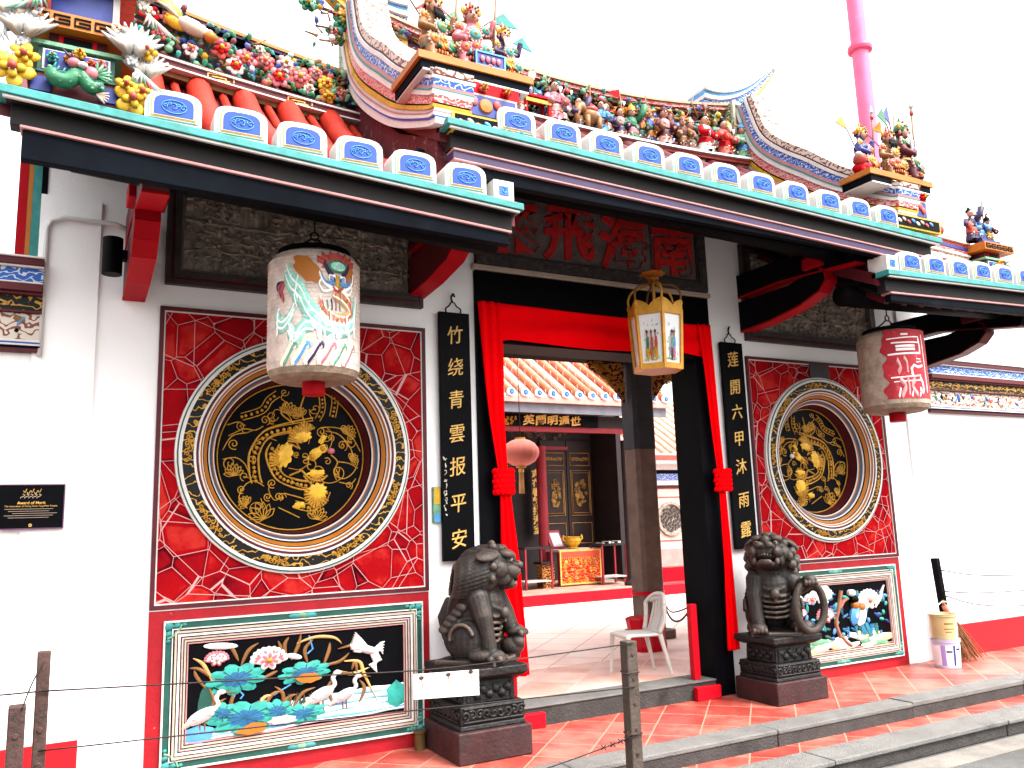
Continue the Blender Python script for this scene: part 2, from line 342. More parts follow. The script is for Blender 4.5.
class Paint:
    """low relief pieces laid on a surface given by map(u, v, h)"""
    def __init__(s, mp, mb): s.map = mp; s.mb = mb
    def ribbon(s, pts, wd, m, h=.004, n=None):
        pts = [Vector((p[0],p[1])) for p in pts]; L = len(pts); ws = wd if isinstance(wd, (list,tuple)) else [wd]*L
        vs = []
        for i, p in enumerate(pts):
            t = (pts[min(i+1,L-1)]-pts[max(i-1,0)]); t = t.normalized() if t.length > 1e-9 else Vector((1,0)); q = Vector((-t.y,t.x))*ws[i]/2
            a, b = p+q, p-q
            vs += [s.map(a.x,a.y,0), s.map(a.x,a.y,h*.7), s.map(p.x,p.y,h), s.map(b.x,b.y,h*.7), s.map(b.x,b.y,0)]
        fs = [(i*5+k,i*5+k+1,(i+1)*5+k+1,(i+1)*5+k) for i in range(L-1) for k in range(4)]
        s.mb.add(vs, fs, m, True)
    def blob(s, x, y, rx, ry, m, rot=0, h=.006, dome=.006, n=20, scal=0, ns=8, rings=3, m2=None, f2=.5):
        """ellipse, scalloped when scal > 0; m2 colours the inner part"""
        ca, sa = math.cos(rot), math.sin(rot); R = []
        for j in range(rings+2):
            f = 1-(max(j-1,0))/(rings); rg = []
            for k in range(n):
                a = 2*PI*k/n; q = 1+scal*abs(math.sin(a*ns/2))-scal*.5 if scal else 1
                u, v = rx*f*q*math.cos(a), ry*f*q*math.sin(a)
                hh = 0 if j == 0 else h+dome*(1-f*f)
                rg.append(s.map(x+u*ca-v*sa, y+u*sa+v*ca, hh))
            R.append(rg)
        for j in range(rings+1):
            f = 1-(max(j,0)-.5)/(rings)
            mm = m2 if (m2 and j >= 1 and f < f2+.01) else m
            s.mb.add(R[j]+R[j+1], [(k,(k+1)%n,n+(k+1)%n,n+k) for k in range(n)], mm, True)
    def poly(s, pts, m, h=.004):
        n = len(pts); vs = [s.map(p[0],p[1],0) for p in pts]+[s.map(p[0],p[1],h) for p in pts]
        s.mb.add(vs, [tuple(range(n,2*n))]+[(i,(i+1)%n,(i+1)%n+n,i+n) for i in range(n)], m)
def spiral(x, y, r, turns=1.5, a0=0, sgn=1, n=22, tail=None):
    pts = []
    for i in range(n):
        t = i/(n-1); a = a0+sgn*turns*2*PI*t; q = r*(.12+.88*t); pts.append((x+q*math.cos(a), y+q*math.sin(a)))
    return pts
def catmull(P, k=6):
    P = [Vector(p) for p in P]; out = []
    for i in range(len(P)-1):
        a, b, c, d = P[max(i-1,0)], P[i], P[i+1], P[min(i+2,len(P)-1)]
        for j in range(k):
            t = j/k; out.append(.5*((2*b)+(c-a)*t+(2*a-5*b+4*c-d)*t*t+(3*b-a-3*c+d)*t**3))
    return out+[P[-1]]
# ---------------------------------------------------------------- ground
def struct(name, mb, bevel=0): return tag(mb.build(name, bevel=bevel), kind='structure')
struct('road', MB().box(-150,150,-150,150,-.40,-.225,'asphalt'))
struct('terrace_floor', MB().box(-9,12,-.86,.05,-.22,0,'terrace_tile'))
struct('step_tread', MB().box(-9,12,-1.25,-1.06,-.22,-.112,'terrace_tile'))
k = MB(); rr = random.Random(4)
x = -9
while x < 12:
    L = rr.uniform(1.3,1.9); d = rr.uniform(-.004,.004); k.box(x,x+L-.006,-1.075+d,-.862,-.032,.002+d,granite); k.box(x+.0,x+L-.006,-1.068+d,-.863,-.22,-.0325,granite_dk); x += L
struct('upper_kerb', k, .008)
k = MB(); x = -9.6
while x < 12:
    L = rr.uniform(1.3,1.9); d = rr.uniform(-.005,.005); k.box(x,x+L-.006,-1.52+d,-1.252,-.138,-.108+d,granite); k.box(x,x+L-.006,-1.50+d,-1.253,-.224,-.1385,granite_dk); x += L
struct('lower_kerb', k, .008)
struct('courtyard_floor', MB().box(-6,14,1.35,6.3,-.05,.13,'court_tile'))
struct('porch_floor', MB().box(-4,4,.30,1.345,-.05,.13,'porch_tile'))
struct('gutter', MB().prism([(-9,-1.53),(12,-1.53),(12,-1.72),(-9,-1.78)], -.224,-.219, M('worn_concrete', (.15,.135,.12), .85, .3, 3, .4, 60, stain=(.08,.075,.07), st=.5, sscale=2, sw=.2), plane='xy'))

# ---------------------------------------------------------------- the gatehouse
G = thing('temple_gatehouse', (0,0,0), 'white walled temple gatehouse with red panels, black doorway and curved ornate roofs', 'temple gate')
wb = MB()
for sx in (-1, 1):
    def X(a, b): return (a, b) if sx > 0 else (-b, -a)
    wb.box(*X(3.345,4.0),0,.35,0,3.95,white_wall); wb.box(*X(1.15,1.56),0,.35,0,3.95,white_wall)
    wb.box(*X(1.56,3.345),0.001,.35,2.87,3.95,white_wall)
    wb.box(*X(3.70,4.03),-.022,.0,0,3.5,white_wall)
wb.box(-1.15,1.15,.001,.35,3.363,4.3,white_wall)
wb.build('wall', G)
cb = MB(); cb.tube([(-3.99,-.04,2.5),(-3.99,-.04,3.28),(-3.97,-.04,3.33),(-3.9,-.04,3.36),(-3.62,-.04,3.36),(-3.55,-.04,3.33)], .014, cable); cb.build('conduit', G)
# painted verge boards at the left end of the wall
vb = MB()
for i, (m, wd) in enumerate(((black,.03),(teal,.045),(orange,.025),(red2,.05))):
    x1 = -4.002-[0,.03,.075,.10][i]; vb.box(x1-wd+.001,x1,-.01,.24,3.0,3.85,m)
vb.build('verge_board', G)
# door frame
df = MB()
df.box(-1.15,-.95,-.03,.30,.0,2.80,black); df.box(.95,1.15,-.03,.30,.0,2.80,black)
df.box(-1.15,1.15,-.03,.30,2.80,3.36,black)
df.build('door_frame', G, bevel=.006)
MB().box(-1.17,1.17,-.05,.0,3.365,3.405,cream).build('lintel_moulding', G, bevel=.006)
MB().box(-.95,.95,-.02,.30,-.01,.128,granite_dk).box(-.95,.95,-.03,.24,.1285,.142,granite).build('threshold', G, bevel=.006)

def circle_hole_panel(mb, cx, cz, r, x0, x1, z0, z1, y0, y1, m, n=64):
    O, I = [], []
    for i in range(n):
        a = 2*PI*i/n+PI/n; c, s_ = math.cos(a), math.sin(a); I.append((cx+r*c, cz+r*s_))
        t = min((x1-cx)/c if c > 0 else (x0-cx)/c, (z1-cz)/s_ if s_ > 0 else (z0-cz)/s_); O.append((cx+t*c, cz+t*s_))
    for (px, pz) in ((x0,z0),(x0,z1),(x1,z0),(x1,z1)):       # snap the nearest outer points to the corners
        j = min(range(n), key=lambda i: (O[i][0]-px)**2+(O[i][1]-pz)**2); O[j] = (px,pz)
    vs = [(p[0],y0,p[1]) for p in O]+[(p[0],y0,p[1]) for p in I]+[(p[0],y1,p[1]) for p in I]+[(p[0],y1,p[1]) for p in O]
    fs = []
    for i in range(n):
        j = (i+1)%n; fs += [(i,j,n+j,n+i),(n+i,n+j,2*n+j,2*n+i),(3*n+i,3*n+j,j,i)]
    mb.add(vs, fs, m)

def dragon(mb, cx, cz, y, sx):
    """gilded dragon and lotus scrolls in raised lines on the black disc, drawn in a 420 unit square"""
    K = .5/212.
    def q(px, py): return (cx+sx*(px-370)*K, (385-py)*K+cz)
    def line(pts, r=.0042, k=6, m=gold): mb.tube([(p[0], y-.004, p[1]) for p in catmull([q(*p) for p in pts], k)], r, m, 6)
    def beads(pts, wd=9, r=.011):
        c = catmull([q(*p) for p in pts], 8); acc = 0; last = c[0]
        for i in range(1, len(c)):
            acc += (c[i]-last).length; last = c[i]
            if acc > .026: mb.ell((c[i].x, y-.006, c[i].y), (r,.008,r), gold, 7, 5); acc = 0
        for s_ in (-1, 1):
            off = []
            for i in range(0, len(c), 2):
                t = (c[min(i+1,len(c)-1)]-c[max(i-1,0)]).normalized(); nn = Vector((-t.y,t.x))*wd*K*s_; off.append(c[i]+nn)
            mb.tube([(p.x, y-.004, p.y) for p in off], .004, gold, 6)
    def spi(px, py, r, tn=1.4, a0=0, sg=1, th=.004):
        c = q(px, py); mb.tube([(a, y-.004, b) for a, b in spiral(c[0], c[1], r*K, tn, a0, sg*sx)], th, gold, 6)
    def fan(px, py, r, a0, a1, n=9, th=.0045):
        for i in range(n):
            a = math.radians(a0+(a1-a0)*i/(n-1)); line([(px,py),(px+r*math.cos(a)*.6,py-r*math.sin(a)*.6),(px+r*math.cos(a),py-r*math.sin(a))], th, 3)
    def lotus(px, py, r, rot=0):
        for a in (-70,-45,-22,0,22,45,70):
            b = math.radians(90+a+rot); L = r*(1-.2*abs(a)/70); e = (px+L*math.cos(b), py-L*math.sin(b))
            for s_ in (-1, 1):
                h = b+s_*.33; line([(px,py),(px+L*.6*math.cos(h),py-L*.6*math.sin(h)),e], .0036, 5)
    beads([(325,205),(300,225),(280,255),(225,275)], 10); beads([(490,195),(492,230),(485,268)], 9, .010); beads([(452,205),(455,245),(440,278)], 8, .009)
    beads([(430,292),(360,305),(295,325),(262,375),(262,430),(268,460)], 12, .013); beads([(318,350),(306,385),(330,440),(372,462),(410,470)], 11, .013)
    beads([(375,522),(420,532),(455,515),(470,485)], 10, .012)
    line([(400,210),(390,250),(400,290),(365,320)], .006); line([(345,230),(335,262),(372,290)], .006)
    by = M('bright_gold', (.62,.34,.02), .45, .3, 16)
    fp = Paint(lambda u, v, h: (u, y-.002-h, v), mb)
    for px, py, rx, ry, rot, ns in ((396,328,26,15,.2,7),(347,382,20,34,-.25,9),(441,487,27,23,.2,11),(440,373,32,13,.6,5),(437,433,25,9,.1,5),(388,525,17,9,.2,5),(455,335,15,8,1,4)):
        c = q(px,py); fp.blob(c[0], c[1], rx*K, ry*K, by, rot*sx, .006, .008, 40, .28, ns, 3)
    for off in (-14,14): line([(430+off*.2,286+off),(360,300+off*.9),(296+off*.6,322+off*.6),(262+off,375),(262+off,430),(270+off,462)], .0062, 8)
    for off in (-13,13): line([(318+off,350),(306+off,385),(330+off*.8,440-off*.5),(372,462-off),(415,470-off)], .0058, 8)
    # head: eyes, brow, snout, jaw, mane
    for ex, ey in ((425,385),(455,362)):
        for rr_ in (17,11): spi(ex, ey, rr_, 1.05, .5)
        c = q(ex, ey); mb.ell((c[0],y-.012,c[1]), (.02,.016,.02), gold, 10, 6)
    c = q(480,369); mb.ell((c[0],y-.012,c[1]), (.028,.016,.022), white if sx < 0 else rose, 10, 6)
    for px, py, r in ((420,412,22),(445,432,20),(405,398,13),(470,400,12)): spi(px, py, r, 1.2, 1)
    line([(395,425),(420,450),(450,455),(470,440)], .008); line([(400,440),(430,470),(462,462)], .006); line([(480,380),(500,400),(490,430),(498,455)], .005)
    fan(395,345,42,60,175,11,.008); fan(345,400,44,70,200,11,.008); fan(440,495,38,150,330,13,.008); fan(405,320,34,40,140,8,.007); fan(440,440,22,160,350,8,.006)
    line([(330,360),(360,350),(385,362)], .006); line([(375,300),(378,340),(390,365)], .006); line([(360,440),(385,430),(395,425)], .007)
    # clouds and scrolls
    for px, py, r, s_ in ((205,352,16,1),(195,405,20,1),(290,283,15,-1),(310,283,11,1),(452,312,15,1),(515,352,17,-1),(540,330,11,1),(312,462,14,1),(330,500,13,-1),(300,500,12,1),(500,425,13,1),(535,470,12,-1),(228,478,12,1),(480,330,11,-1),(255,395,12,-1),(380,380,9,1),(520,300,11,1)): spi(px, py, r, 1.5, 2, s_)
    line([(190,330),(230,310),(262,312),(285,300)]); line([(175,370),(200,330),(240,320)]); line([(465,310),(505,320),(540,360),(548,400)]); line([(450,300),(500,300),(540,320),(570,370)])
    line([(290,470),(260,455),(235,470),(222,505),(245,530)]); line([(345,490),(380,500),(430,515)]); line([(490,440),(520,450),(550,430),(565,395)]); line([(505,460),(540,465),(556,450)])
    line([(500,400),(535,405),(562,420)]); line([(185,300),(215,290),(235,300)]); line([(330,530),(360,545),(390,560)]); line([(176,395),(210,390),(236,408),(250,440)])
    lotus(290,562,52,25); lotus(440,566,40,-10); lotus(208,440,36,10); lotus(352,262,36,-20); lotus(530,320,32,-30); lotus(392,268,30,30); lotus(245,520,28,50); lotus(540,395,26,-60)
    for i in range(16):                                    # filler tendrils
        a = i*2.399; q_ = 190*math.sqrt((i+.5)/16); px, py = 370+q_*math.cos(a), 385+q_*math.sin(a)
        spi(px, py, 13+5*(i%3), 1.3, a, 1 if i%2 else -1, .0032); line([(px,py),(px+22*math.cos(a+1),py+22*math.sin(a+1)),(px+44*math.cos(a+1.9),py+40*math.sin(a+1.9)),(px+62*math.cos(a+2.4),py+50*math.sin(a+2.4))] if q_ < 140 else [(px,py),(px-20*math.cos(a+.6),py-20*math.sin(a+.6)),(px-34*math.cos(a-.2),py-34*math.sin(a-.2))], .0032)
    mb.tube([(cx+.492*math.cos(a*PI/36), y-.003, cz+.492*math.sin(a*PI/36)) for a in range(73)], .005, gold, 6)

for sx in (-1, 1):
    cx, cz = 2.465*sx, 1.945
    x0, x1 = (-3.345,-1.56) if sx < 0 else (1.56,3.345)
    # crazed panel with its round opening
    pb = MB(); circle_hole_panel(pb, cx, cz, .70, x0+.025, x1-.025, 1.032, 2.845, -.012, .30, 'crack')
    pb.ring(x0,x1,1.008,2.87,.0245,-.026,.02,maroon); pb.ring(x0+.026,x1-.026,1.034,2.844,.008,-.018,.0,white)
    pan = pb.build('crackled_panel', G)
    if sx > 0: MB().box(2.36,2.62,-.024,-.0125,2.70,2.87,stone_fr).build('bare_patch', pan)
    tag(pan, 'red crazed panel with white cracks around the %s round window' % ('left' if sx < 0 else 'right'))
    # round window
    prof = [(.700,.0,white),(.705,-.035,white),(.762,-.04,white),(.770,-.036,white),(.772,-.0,white)]
    fb = MB(); fb.lathe(prof, (cx,0,cz), white, 72, 'y')
    seg = [(.758,.750,dgreen,-.046),(.7495,.7425,white,-.048),(.742,.730,white,-.049),(.730,.662,'gold_scroll',-.047),(.662,.648,white,-.050),(.648,.632,maroon,-.046),(.632,.622,white,-.044)]
    for ro, ri, m, y in seg: fb.lathe([(ro,-.034),(ro,y),(ri,y),(ri,-.034)], (cx,0,cz), m, 72, 'y')
    fb.lathe([(.622,-.04),(.611,-.028,white),(.604,-.020,black),(.599,-.014,orange),(.576,.008,black),(.566,.016,white),(.557,.026,M('slate_blue_line',(.05,.065,.11),.5,.2,9)),(.540,.045,orange),(.532,.054,white),(.524,.062,black),(.516,.07,maroon),(.50,.165,black),(.497,.165)], (cx,0,cz), orange, 72, 'y')
    rw = fb.build('round_window', G)
    tag(rw, 'round %s window with striped rim and gold dragon on black' % ('left' if sx < 0 else 'right'))
    for i in range(9):                                   # gilded scroll tufts on the black ring
        sg = MB(); a0 = 2*PI*i/9+.3; L = .30 if i%2 else .22
        for j in range(10):
            a = a0+L*(j/9-.5); rr_ = .696+.012*math.sin(j*2.2); sg.tube([(cx+u, -.0495, cz+v) for u, v in [(math.cos(a)*rr_+p[0], math.sin(a)*rr_+p[1]) for p in spiral(0,0,.019*(1-.5*abs(j/9-.5)),1.1,j*1.3,1 if j%2 else -1,9)]], .0042, gold, 5)
        sg.build('rim_scroll', rw)
    db = MB(); db.lathe([(.5,.16),(.001,.16)], (cx,0,cz), black, 64, 'y'); dk = db.build('dragon_disc', rw)
    gb = MB(); dragon(gb, cx, cz, .158, 1 if sx < 0 else -1); gb.build('gilded_dragon', rw)
    MB().box(x0+.02,x1-.02,.28,.35,.0,2.87,white_wall).build('wall_backing', G)
    # lower relief panel
    lb = MB(); lb.box(x0,x1,-.014,.27,.0,1.0,M('worn_red_paint', (.24,.002,.007), .6, .2, 6, .15, 40, stain=(.60,.42,.37), st=.66, sscale=7, sw=.02)); lb.box(x0,x1,-.020,.0,1.0005,1.0075,white)
    lp = lb.build('relief_panel', G)
    fx0, fx1 = (-3.262,-1.612) if sx < 0 else (1.612,3.262); f0, f1 = .092, .94
    fr = MB(); ins = 0
    for wd, m, y in ((.011,white,-.034),(.036,dgreen,-.028),(.007,white,-.036),(.008,black,-.034),(.013,cream,-.046),(.006,black,-.038),(.014,white,-.042),(.007,black,-.034),(.010,M('worn_pinkgrey',(.36,.27,.24),.6,.3,14),-.038),(.006,black,-.032),(.011,cream,-.034),(.006,black,-.028),(.008,pink,-.030)):
        fr.ring(fx0+ins,fx1-ins,f0+ins,f1-ins,wd-.0008,y,-.015,m); ins += wd
    fo = fr.build('panel_frame', lp)
    for ax, az, sgx, sgz in ((fx0,f0,1,1),(fx1,f0,-1,1),(fx0,f1,1,-1),(fx1,f1,-1,-1)):
        ob = MB(); pt = Paint(lambda u, v, h: (u,-.028-h,v), ob)
        for du, dv, r in ((.03,.03,.026),(.075,.028,.019),(.028,.075,.019),(.115,.026,.013),(.026,.115,.013)):
            pt.blob(ax+sgx*du, az+sgz*dv, r, r*.8, teal, .5, .006, .01, 14, .3, 5)
        pt.ribbon([(ax+sgx*p[0], az+sgz*p[1]) for p in ((.02,.10),(.05,.09),(.09,.05),(.10,.02))], .012, ltgreen, .016)
        ob.build('corner_ornament', fo)
    for az in (f0+.028,f1-.028):
        ob = MB(); pt = Paint(lambda u, v, h: (u,-.028-h,v), ob)
        for du in (-.05,0,.05): pt.blob((fx0+fx1)/2+du, az, .04, .016, teal if du else ltgreen, 0, .006, .008, 12)
        ob.build('edge_ornament', fo)
    MB().box(fx0+ins-.001,fx1-ins+.001,-.0195,-.0142,f0+ins-.001,f1-ins+.001,black).build('painted_ground', lp)

    # the painted relief itself, designed in an 800 x 400 unit sheet
    ix0, ix1, iz0, iz1 = fx0+ins, fx1-ins, f0+ins, f1-ins
    rb = MB(); pt = Paint(lambda u, v, h: (ix0+u/800*(ix1-ix0), -.0195-h, iz1-v/400*(iz1-iz0)), rb)
    R = random.Random(7 if sx < 0 else 9)
    def leafpad(x, y, rx, ry, rot=0):
        pt.blob(x, y, rx, ry, tealleaf, rot, .010, .012, 36, .30, 9, 4, leafblue, .40)
        for i in range(9):
            a = rot+2*PI*i/9; pt.ribbon([(x+4*math.cos(a),y+4*math.sin(a)),(x+rx*.8*math.cos(a),y+ry*.8*math.sin(a))], 3, dgreen if i%3 else teal, .024)
    def reed(pts, wd=14):
        c = catmull([Vector(p) for p in pts], 6); n = len(c); pt.ribbon([(p.x,p.y) for p in c], [max(2,wd*math.sin(PI*(.08+.9*i/(n-1)))) for i in range(n)], brown if R.random() < .7 else M('reed_ochre', (.45,.27,.09), .5, .2, 9), .012)
    def flower(x, y, r, m1, m2, cen):
        for i in range(11):
            a = PI+PI*i/10; pt.blob(x+r*.62*math.cos(a), y+r*.45*math.sin(a), r*.5, r*.24, m1, a, .010, .012, 12, 0, 1, 2, m2, .55)
        for i in range(7):
            a = 2*PI*i/7+.3; pt.blob(x+r*.34*math.cos(a), y+r*.3*math.sin(a), r*.42, r*.24, m1, a, .018, .012, 12, 0, 1, 2, m2, .5)
        pt.blob(x, y, r*.17, r*.15, cen, 0, .034, .01, 12)
    def egret(x, y, s, look=1, up=0):
        pt.blob(x, y, 48*s, 22*s, white, -.5*look, .014, .022, 18); pt.blob(x-34*s*look, y+20*s, 30*s, 10*s, cream, -.6*look, .012, .008, 12)
        nk = [(x+30*s*look,y-14*s),(x+46*s*look,y-34*s),(x+40*s*look,y-58*s),(x+50*s*look,y-76*s)]
        pt.ribbon([(p.x,p.y) for p in catmull([Vector(p) for p in nk], 5)], 13*s, white, .026); pt.blob(x+54*s*look, y-78*s, 13*s, 9*s, white, 0, .022, .01, 12)
        pt.poly([(x+62*s*look,y-82*s),(x+104*s*look,y-70*s),(x+62*s*look,y-73*s)], brown, .02); pt.ribbon([(x+48*s*look,y-86*s),(x+30*s*look,y-98*s)], 4*s, black, .022)
        for d in (-6,8): pt.ribbon([(x+d*s,y+18*s),(x+(d+2)*s,y+58*s)], 5*s, brown, .012)
        for i in range(4): pt.ribbon([(x-30*s*look+i*12*s*look,y+4*s-i*4*s),(x-10*s*look+i*12*s*look,y+12*s-i*6*s)], 2.4*s, M('feather_grey',(.42,.42,.44),.5,.1,9), .040)
    if sx < 0:
        for i in range(16):                              # water, right and bottom
            y = 290+i*7.2; xs = 330+R.uniform(-30,50)+max(0,(i-8))*10 if i < 11 else 0
            pt.ribbon([(xs+(800-xs)*t/12, y-18*t/12+4*math.sin(t*1.3+i)) for t in range(13)], 13, (M('water_pale',(.36,.47,.56),.35,.2,9) if i%3 else M('water_white',(.58,.64,.68),.35,.1,9)) if i%4 != 2 else ltblue, .003+.0004*i)
        pt.blob(40,380,60,40,ltblue,0,.006,.006,16,.2,6); pt.blob(770,320,40,60,tealleaf,0,.006,.008,16,.3,6); pt.blob(70,250,34,90,dgreen,.1,.003,.004,14)
        for r_ in ([(170,90),(150,40),(130,5)],[(180,110),(205,50),(240,22)],[(85,170),(50,90),(14,60)],[(90,160),(40,110),(5,100)],[(360,110),(385,50),(395,0)],[(340,100),(335,40),(350,10)],
                   [(380,40),(450,20),(520,30),(550,60)],[(480,150),(500,90),(505,50)],[(460,150),(540,140),(580,105)],[(560,140),(620,150),(640,210),(690,330)],[(590,180),(605,150),(612,230)],[(540,180),(590,200),(660,180)],
                   [(130,330),(110,260),(90,230)],[(140,320),(150,250),(160,220)],[(320,330),(270,280),(240,270)],[(250,330),(290,250),(330,240)],[(230,330),(260,260),(290,250)],[(300,320),(350,270),(380,260)],[(250,180),(290,160),(310,150)],[(60,330),(90,250),(70,190)],[(105,340),(95,270),(130,240)],[(360,330),(400,260),(450,240)],[(330,320),(330,250),(300,215)],[(520,330),(500,250),(520,210)],[(620,330),(640,270),(620,230)],[(300,110),(320,60),(310,20)],[(420,130),(410,70),(440,30)],[(60,190),(30,140),(20,110)]): reed(r_)
        for c in ([(150,260),(160,230),(150,210)],[(180,250),(190,235),(175,215)],[(420,90),(440,70),(425,10)],[(250,260),(300,250),(360,215)]): pt.ribbon(c, 6, ltblue, .010)
        flower(278,98,62,white,rose,yellow); flower(95,75,40,rose,white,pink)
        pt.blob(370,95,30,12,white,.3,.012,.01,12); pt.blob(108,20,60,14,white,.1,.01,.008,14)
        leafpad(165,165,96,58,-.1); leafpad(410,170,90,44,-.1); pt.poly([(370,190),(400,172),(450,175),(470,200),(430,215),(395,210)], orange, .032)
        leafpad(200,330,120,62,0); leafpad(310,320,60,44,.2); leafpad(400,345,82,40,-.1); leafpad(120,300,50,40,.2); pt.poly([(160,385),(220,352),(270,360),(265,390),(210,400)], orange, .032)
        pt.blob(330,360,50,20,white,0,.02,.01,14,.3,7)
        egret(50,300,1.15,1); egret(470,275,1.15,1); egret(560,290,1.0,1)
        for i in range(30): x = R.uniform(340,460); pt.ribbon([(x,320+R.uniform(-10,10)),(x+R.uniform(-12,18),265+R.uniform(-12,20))], 3, brown if i%2 else dgreen, .012)
        # flying egret
        pt.blob(655,100,44,18,white,.35,.016,.02,16); pt.ribbon([(625,105),(600,100),(598,75),(580,70)], 11, white, .026); pt.poly([(585,66),(535,82),(585,76)], brown, .02)
        for i in range(7): pt.ribbon([(650-i*4,90),(625-i*6,50+i*6),(602-i*3,14+i*9)], [16,12,4], white, .02+.0012*i)
        for i in range(6): pt.ribbon([(665+i*3,105),(680+i*5,150),(688-i*6,205-i*7)], [16,12,4], white, .02+.0012*i)
        for i in range(5): pt.ribbon([(680,100),(710,75+i*9),(722-i*2,70+i*14)], [8,10,3], white, .018)
    else:
        ochre = M('rock_ochre', (.58,.48,.22), .6, .3, 9); pale = M('rock_pale', (.62,.62,.50), .6, .25, 9, stain=(.2,.38,.34), st=.58, sscale=10)
        for i in range(22): pt.blob(R.uniform(60,790), R.uniform(330,398), R.uniform(50,110), R.uniform(16,34), R.choice([pale,ochre,pale,ltgreen,cream]), R.uniform(-.3,.3), .006, .012, 16, .2, 6)
        for i in range(130): pt.blob(R.uniform(10,780), R.uniform(60,340), R.uniform(12,30), R.uniform(6,13), R.choice([dblue,leafblue,tealleaf,dgreen,ltblue]), R.uniform(0,3), .006, .010, 12)
        for i in range(14): pt.blob(R.uniform(30,400), R.uniform(20,110), R.uniform(24,46), R.uniform(18,34), white, R.uniform(0,3), .008, .010, 14, .3, 6)
        flower(300,190,62,rose,white,coral); flower(640,120,80,white,cream,rose); flower(110,160,50,rose,white,coral); flower(70,250,42,white,rose,yellow); flower(200,80,44,white,rose,yellow)
        for r_ in ([(395,330),(370,240),(400,150),(430,40)],[(400,320),(430,360),(470,390)],[(410,150),(440,110),(470,95)]):
            c = catmull([Vector(p) for p in r_], 6); pt.ribbon([(p.x,p.y) for p in c], 18, M('bark_red',(.26,.10,.06),.6,.3,9), .03)
        # two birds on the rock: blue backed with orange breast
        for bx, by in ((520,200),(565,215)):
            pt.blob(bx,by,36,64,ltblue if bx < 550 else white,.35,.022,.024,18,0,1,3,cream,.4); pt.blob(bx+6,by-60,24,26,orange,.2,.03,.02,14); pt.blob(bx+2,by-96,28,22,black if bx < 550 else white,0,.03,.02,14)
            for i in range(4): pt.ribbon([(bx+20+i*5,by+40),(bx+50+i*8,by+130)], [10,6], tealleaf if i%2 else ltblue, .03)
        pt.blob(505,60,26,22,white,0,.03,.02,14)
        for i in range(5): pt.ribbon([(690+i*12,170-i*12),(730+i*8,110-i*14),(740+i*9,70-i*10)], [10,12,4], white, .016)
        for i in range(14): x = R.uniform(440,700); pt.ribbon([(x,340),(x+R.uniform(-30,30),270)], 5, R.choice([tealleaf,green,ltblue]), .02)
    rb.build('painted_relief', lp)
    tag(lp, 'lotus pond relief with white egrets on black' if sx < 0 else 'relief of birds and peonies on rocks on black')
    # carved stone panel under the eave
    sb = MB(); sb.box(x0+.02,x1-.02,-.012,.0,3.015,3.93,stone_fr)
    for i, (wd, m, y) in enumerate(((.03,stone_fr,-.05),(.018,maroon,-.044),(.04,stone_fr,-.06),(.014,M('frame_grey',(.10,.085,.08),.7,.3,9),-.05))):
        o = [0,.03,.048,.088][i]; sb.ring(x0+.02+o,x1-.02-o,3.015+o,3.93-o,wd-.001,y,-.0125,m)
    sp_ = sb.build('stone_panel', G)
    cb = MB(); pt = Paint(lambda u, v, h: (u,-.013-h,v), cb); R = random.Random(21+sx)
    pt.poly([(x0+.125,3.12),(x1-.125,3.12),(x1-.125,3.83),(x0+.125,3.83)], stone, .004)
    for i in range(420):
        u, v = R.uniform(x0+.14,x1-.14), R.uniform(3.13,3.82); t = R.random()
        if t < .42: pt.blob(u, v, R.uniform(.012,.04), R.uniform(.008,.022), stone, R.uniform(0,3), R.uniform(.006,.022), .012, 10, .3 if R.random() < .5 else 0, 5, 2)
        elif t < .66:
            L = R.uniform(.05,.14); a = R.choice([0,0,PI/2,R.uniform(0,3)]); pt.ribbon([(u+L*j/4*math.cos(a), v+L*j/4*math.sin(a)+.01*math.sin(j*1.6)) for j in range(5)], R.uniform(.010,.022), stone, R.uniform(.012,.03))
        elif t < .82: pt.blob(u, v, .014, .014, stone, 0, .02, .016, 10); pt.blob(u, v-.045, .02, .036, stone, 0, .012, .018, 10); pt.ribbon([(u-.03,v-.03),(u,v-.02),(u+.035,v-.05)], .013, stone, .022)
        else: pt.ribbon(spiral(u, v, R.uniform(.02,.045), 1.3, R.uniform(0,6), R.choice([-1,1]), 14), .010, stone, .022)
    for v in (3.26,3.45,3.62): pt.ribbon([(x0+.13+(x1-x0-.26)*j/16, v+R.uniform(-.015,.015)) for j in range(17)], .018, stone, .022)
    cb.build('stone_carving', sp_)
    tag(sp_, 'dark carved stone panel above the %s round window' % ('left' if sx < 0 else 'right'))

# name tablet over the door: four red characters on stone
tb = MB(); tb.box(-1.14,1.14,-.014,.0,3.41,4.12,stone_fr)
tgrey = M('tablet_grey', (.12,.088,.080), .8, .3, 7, .5, 60, stain=(.22,.17,.155), st=.56, sscale=5, sw=.2)
tb.ring(-1.14,1.14,3.41,4.12,.085,-.058,-.0145,M('tablet_frame',(.035,.030,.029),.75,.5,22,.8,55,stain=(.08,.068,.062), st=.55, sscale=24, sw=.1)); tb.ring(-1.053,1.053,3.497,4.033,.016,-.045,-.0145,stone_fr)
tb.box(-1.04,1.04,-.028,-.0145,3.51,4.02,tgrey)
T_ = tb.build('name_tablet', G)
tred = M('tablet_red', (.42,.012,.012), .6, .35, 12, .3, 40, stain=(.16,.010,.010), st=.58, sscale=9, sw=.1)
for i, ch in enumerate('來飛海南'):
    c = MB(); text(ch, .50, (-.82+i*.535,-.034,3.765), tred, c, .012, .013, 1.0, jit=.6); c.build('character', T_)
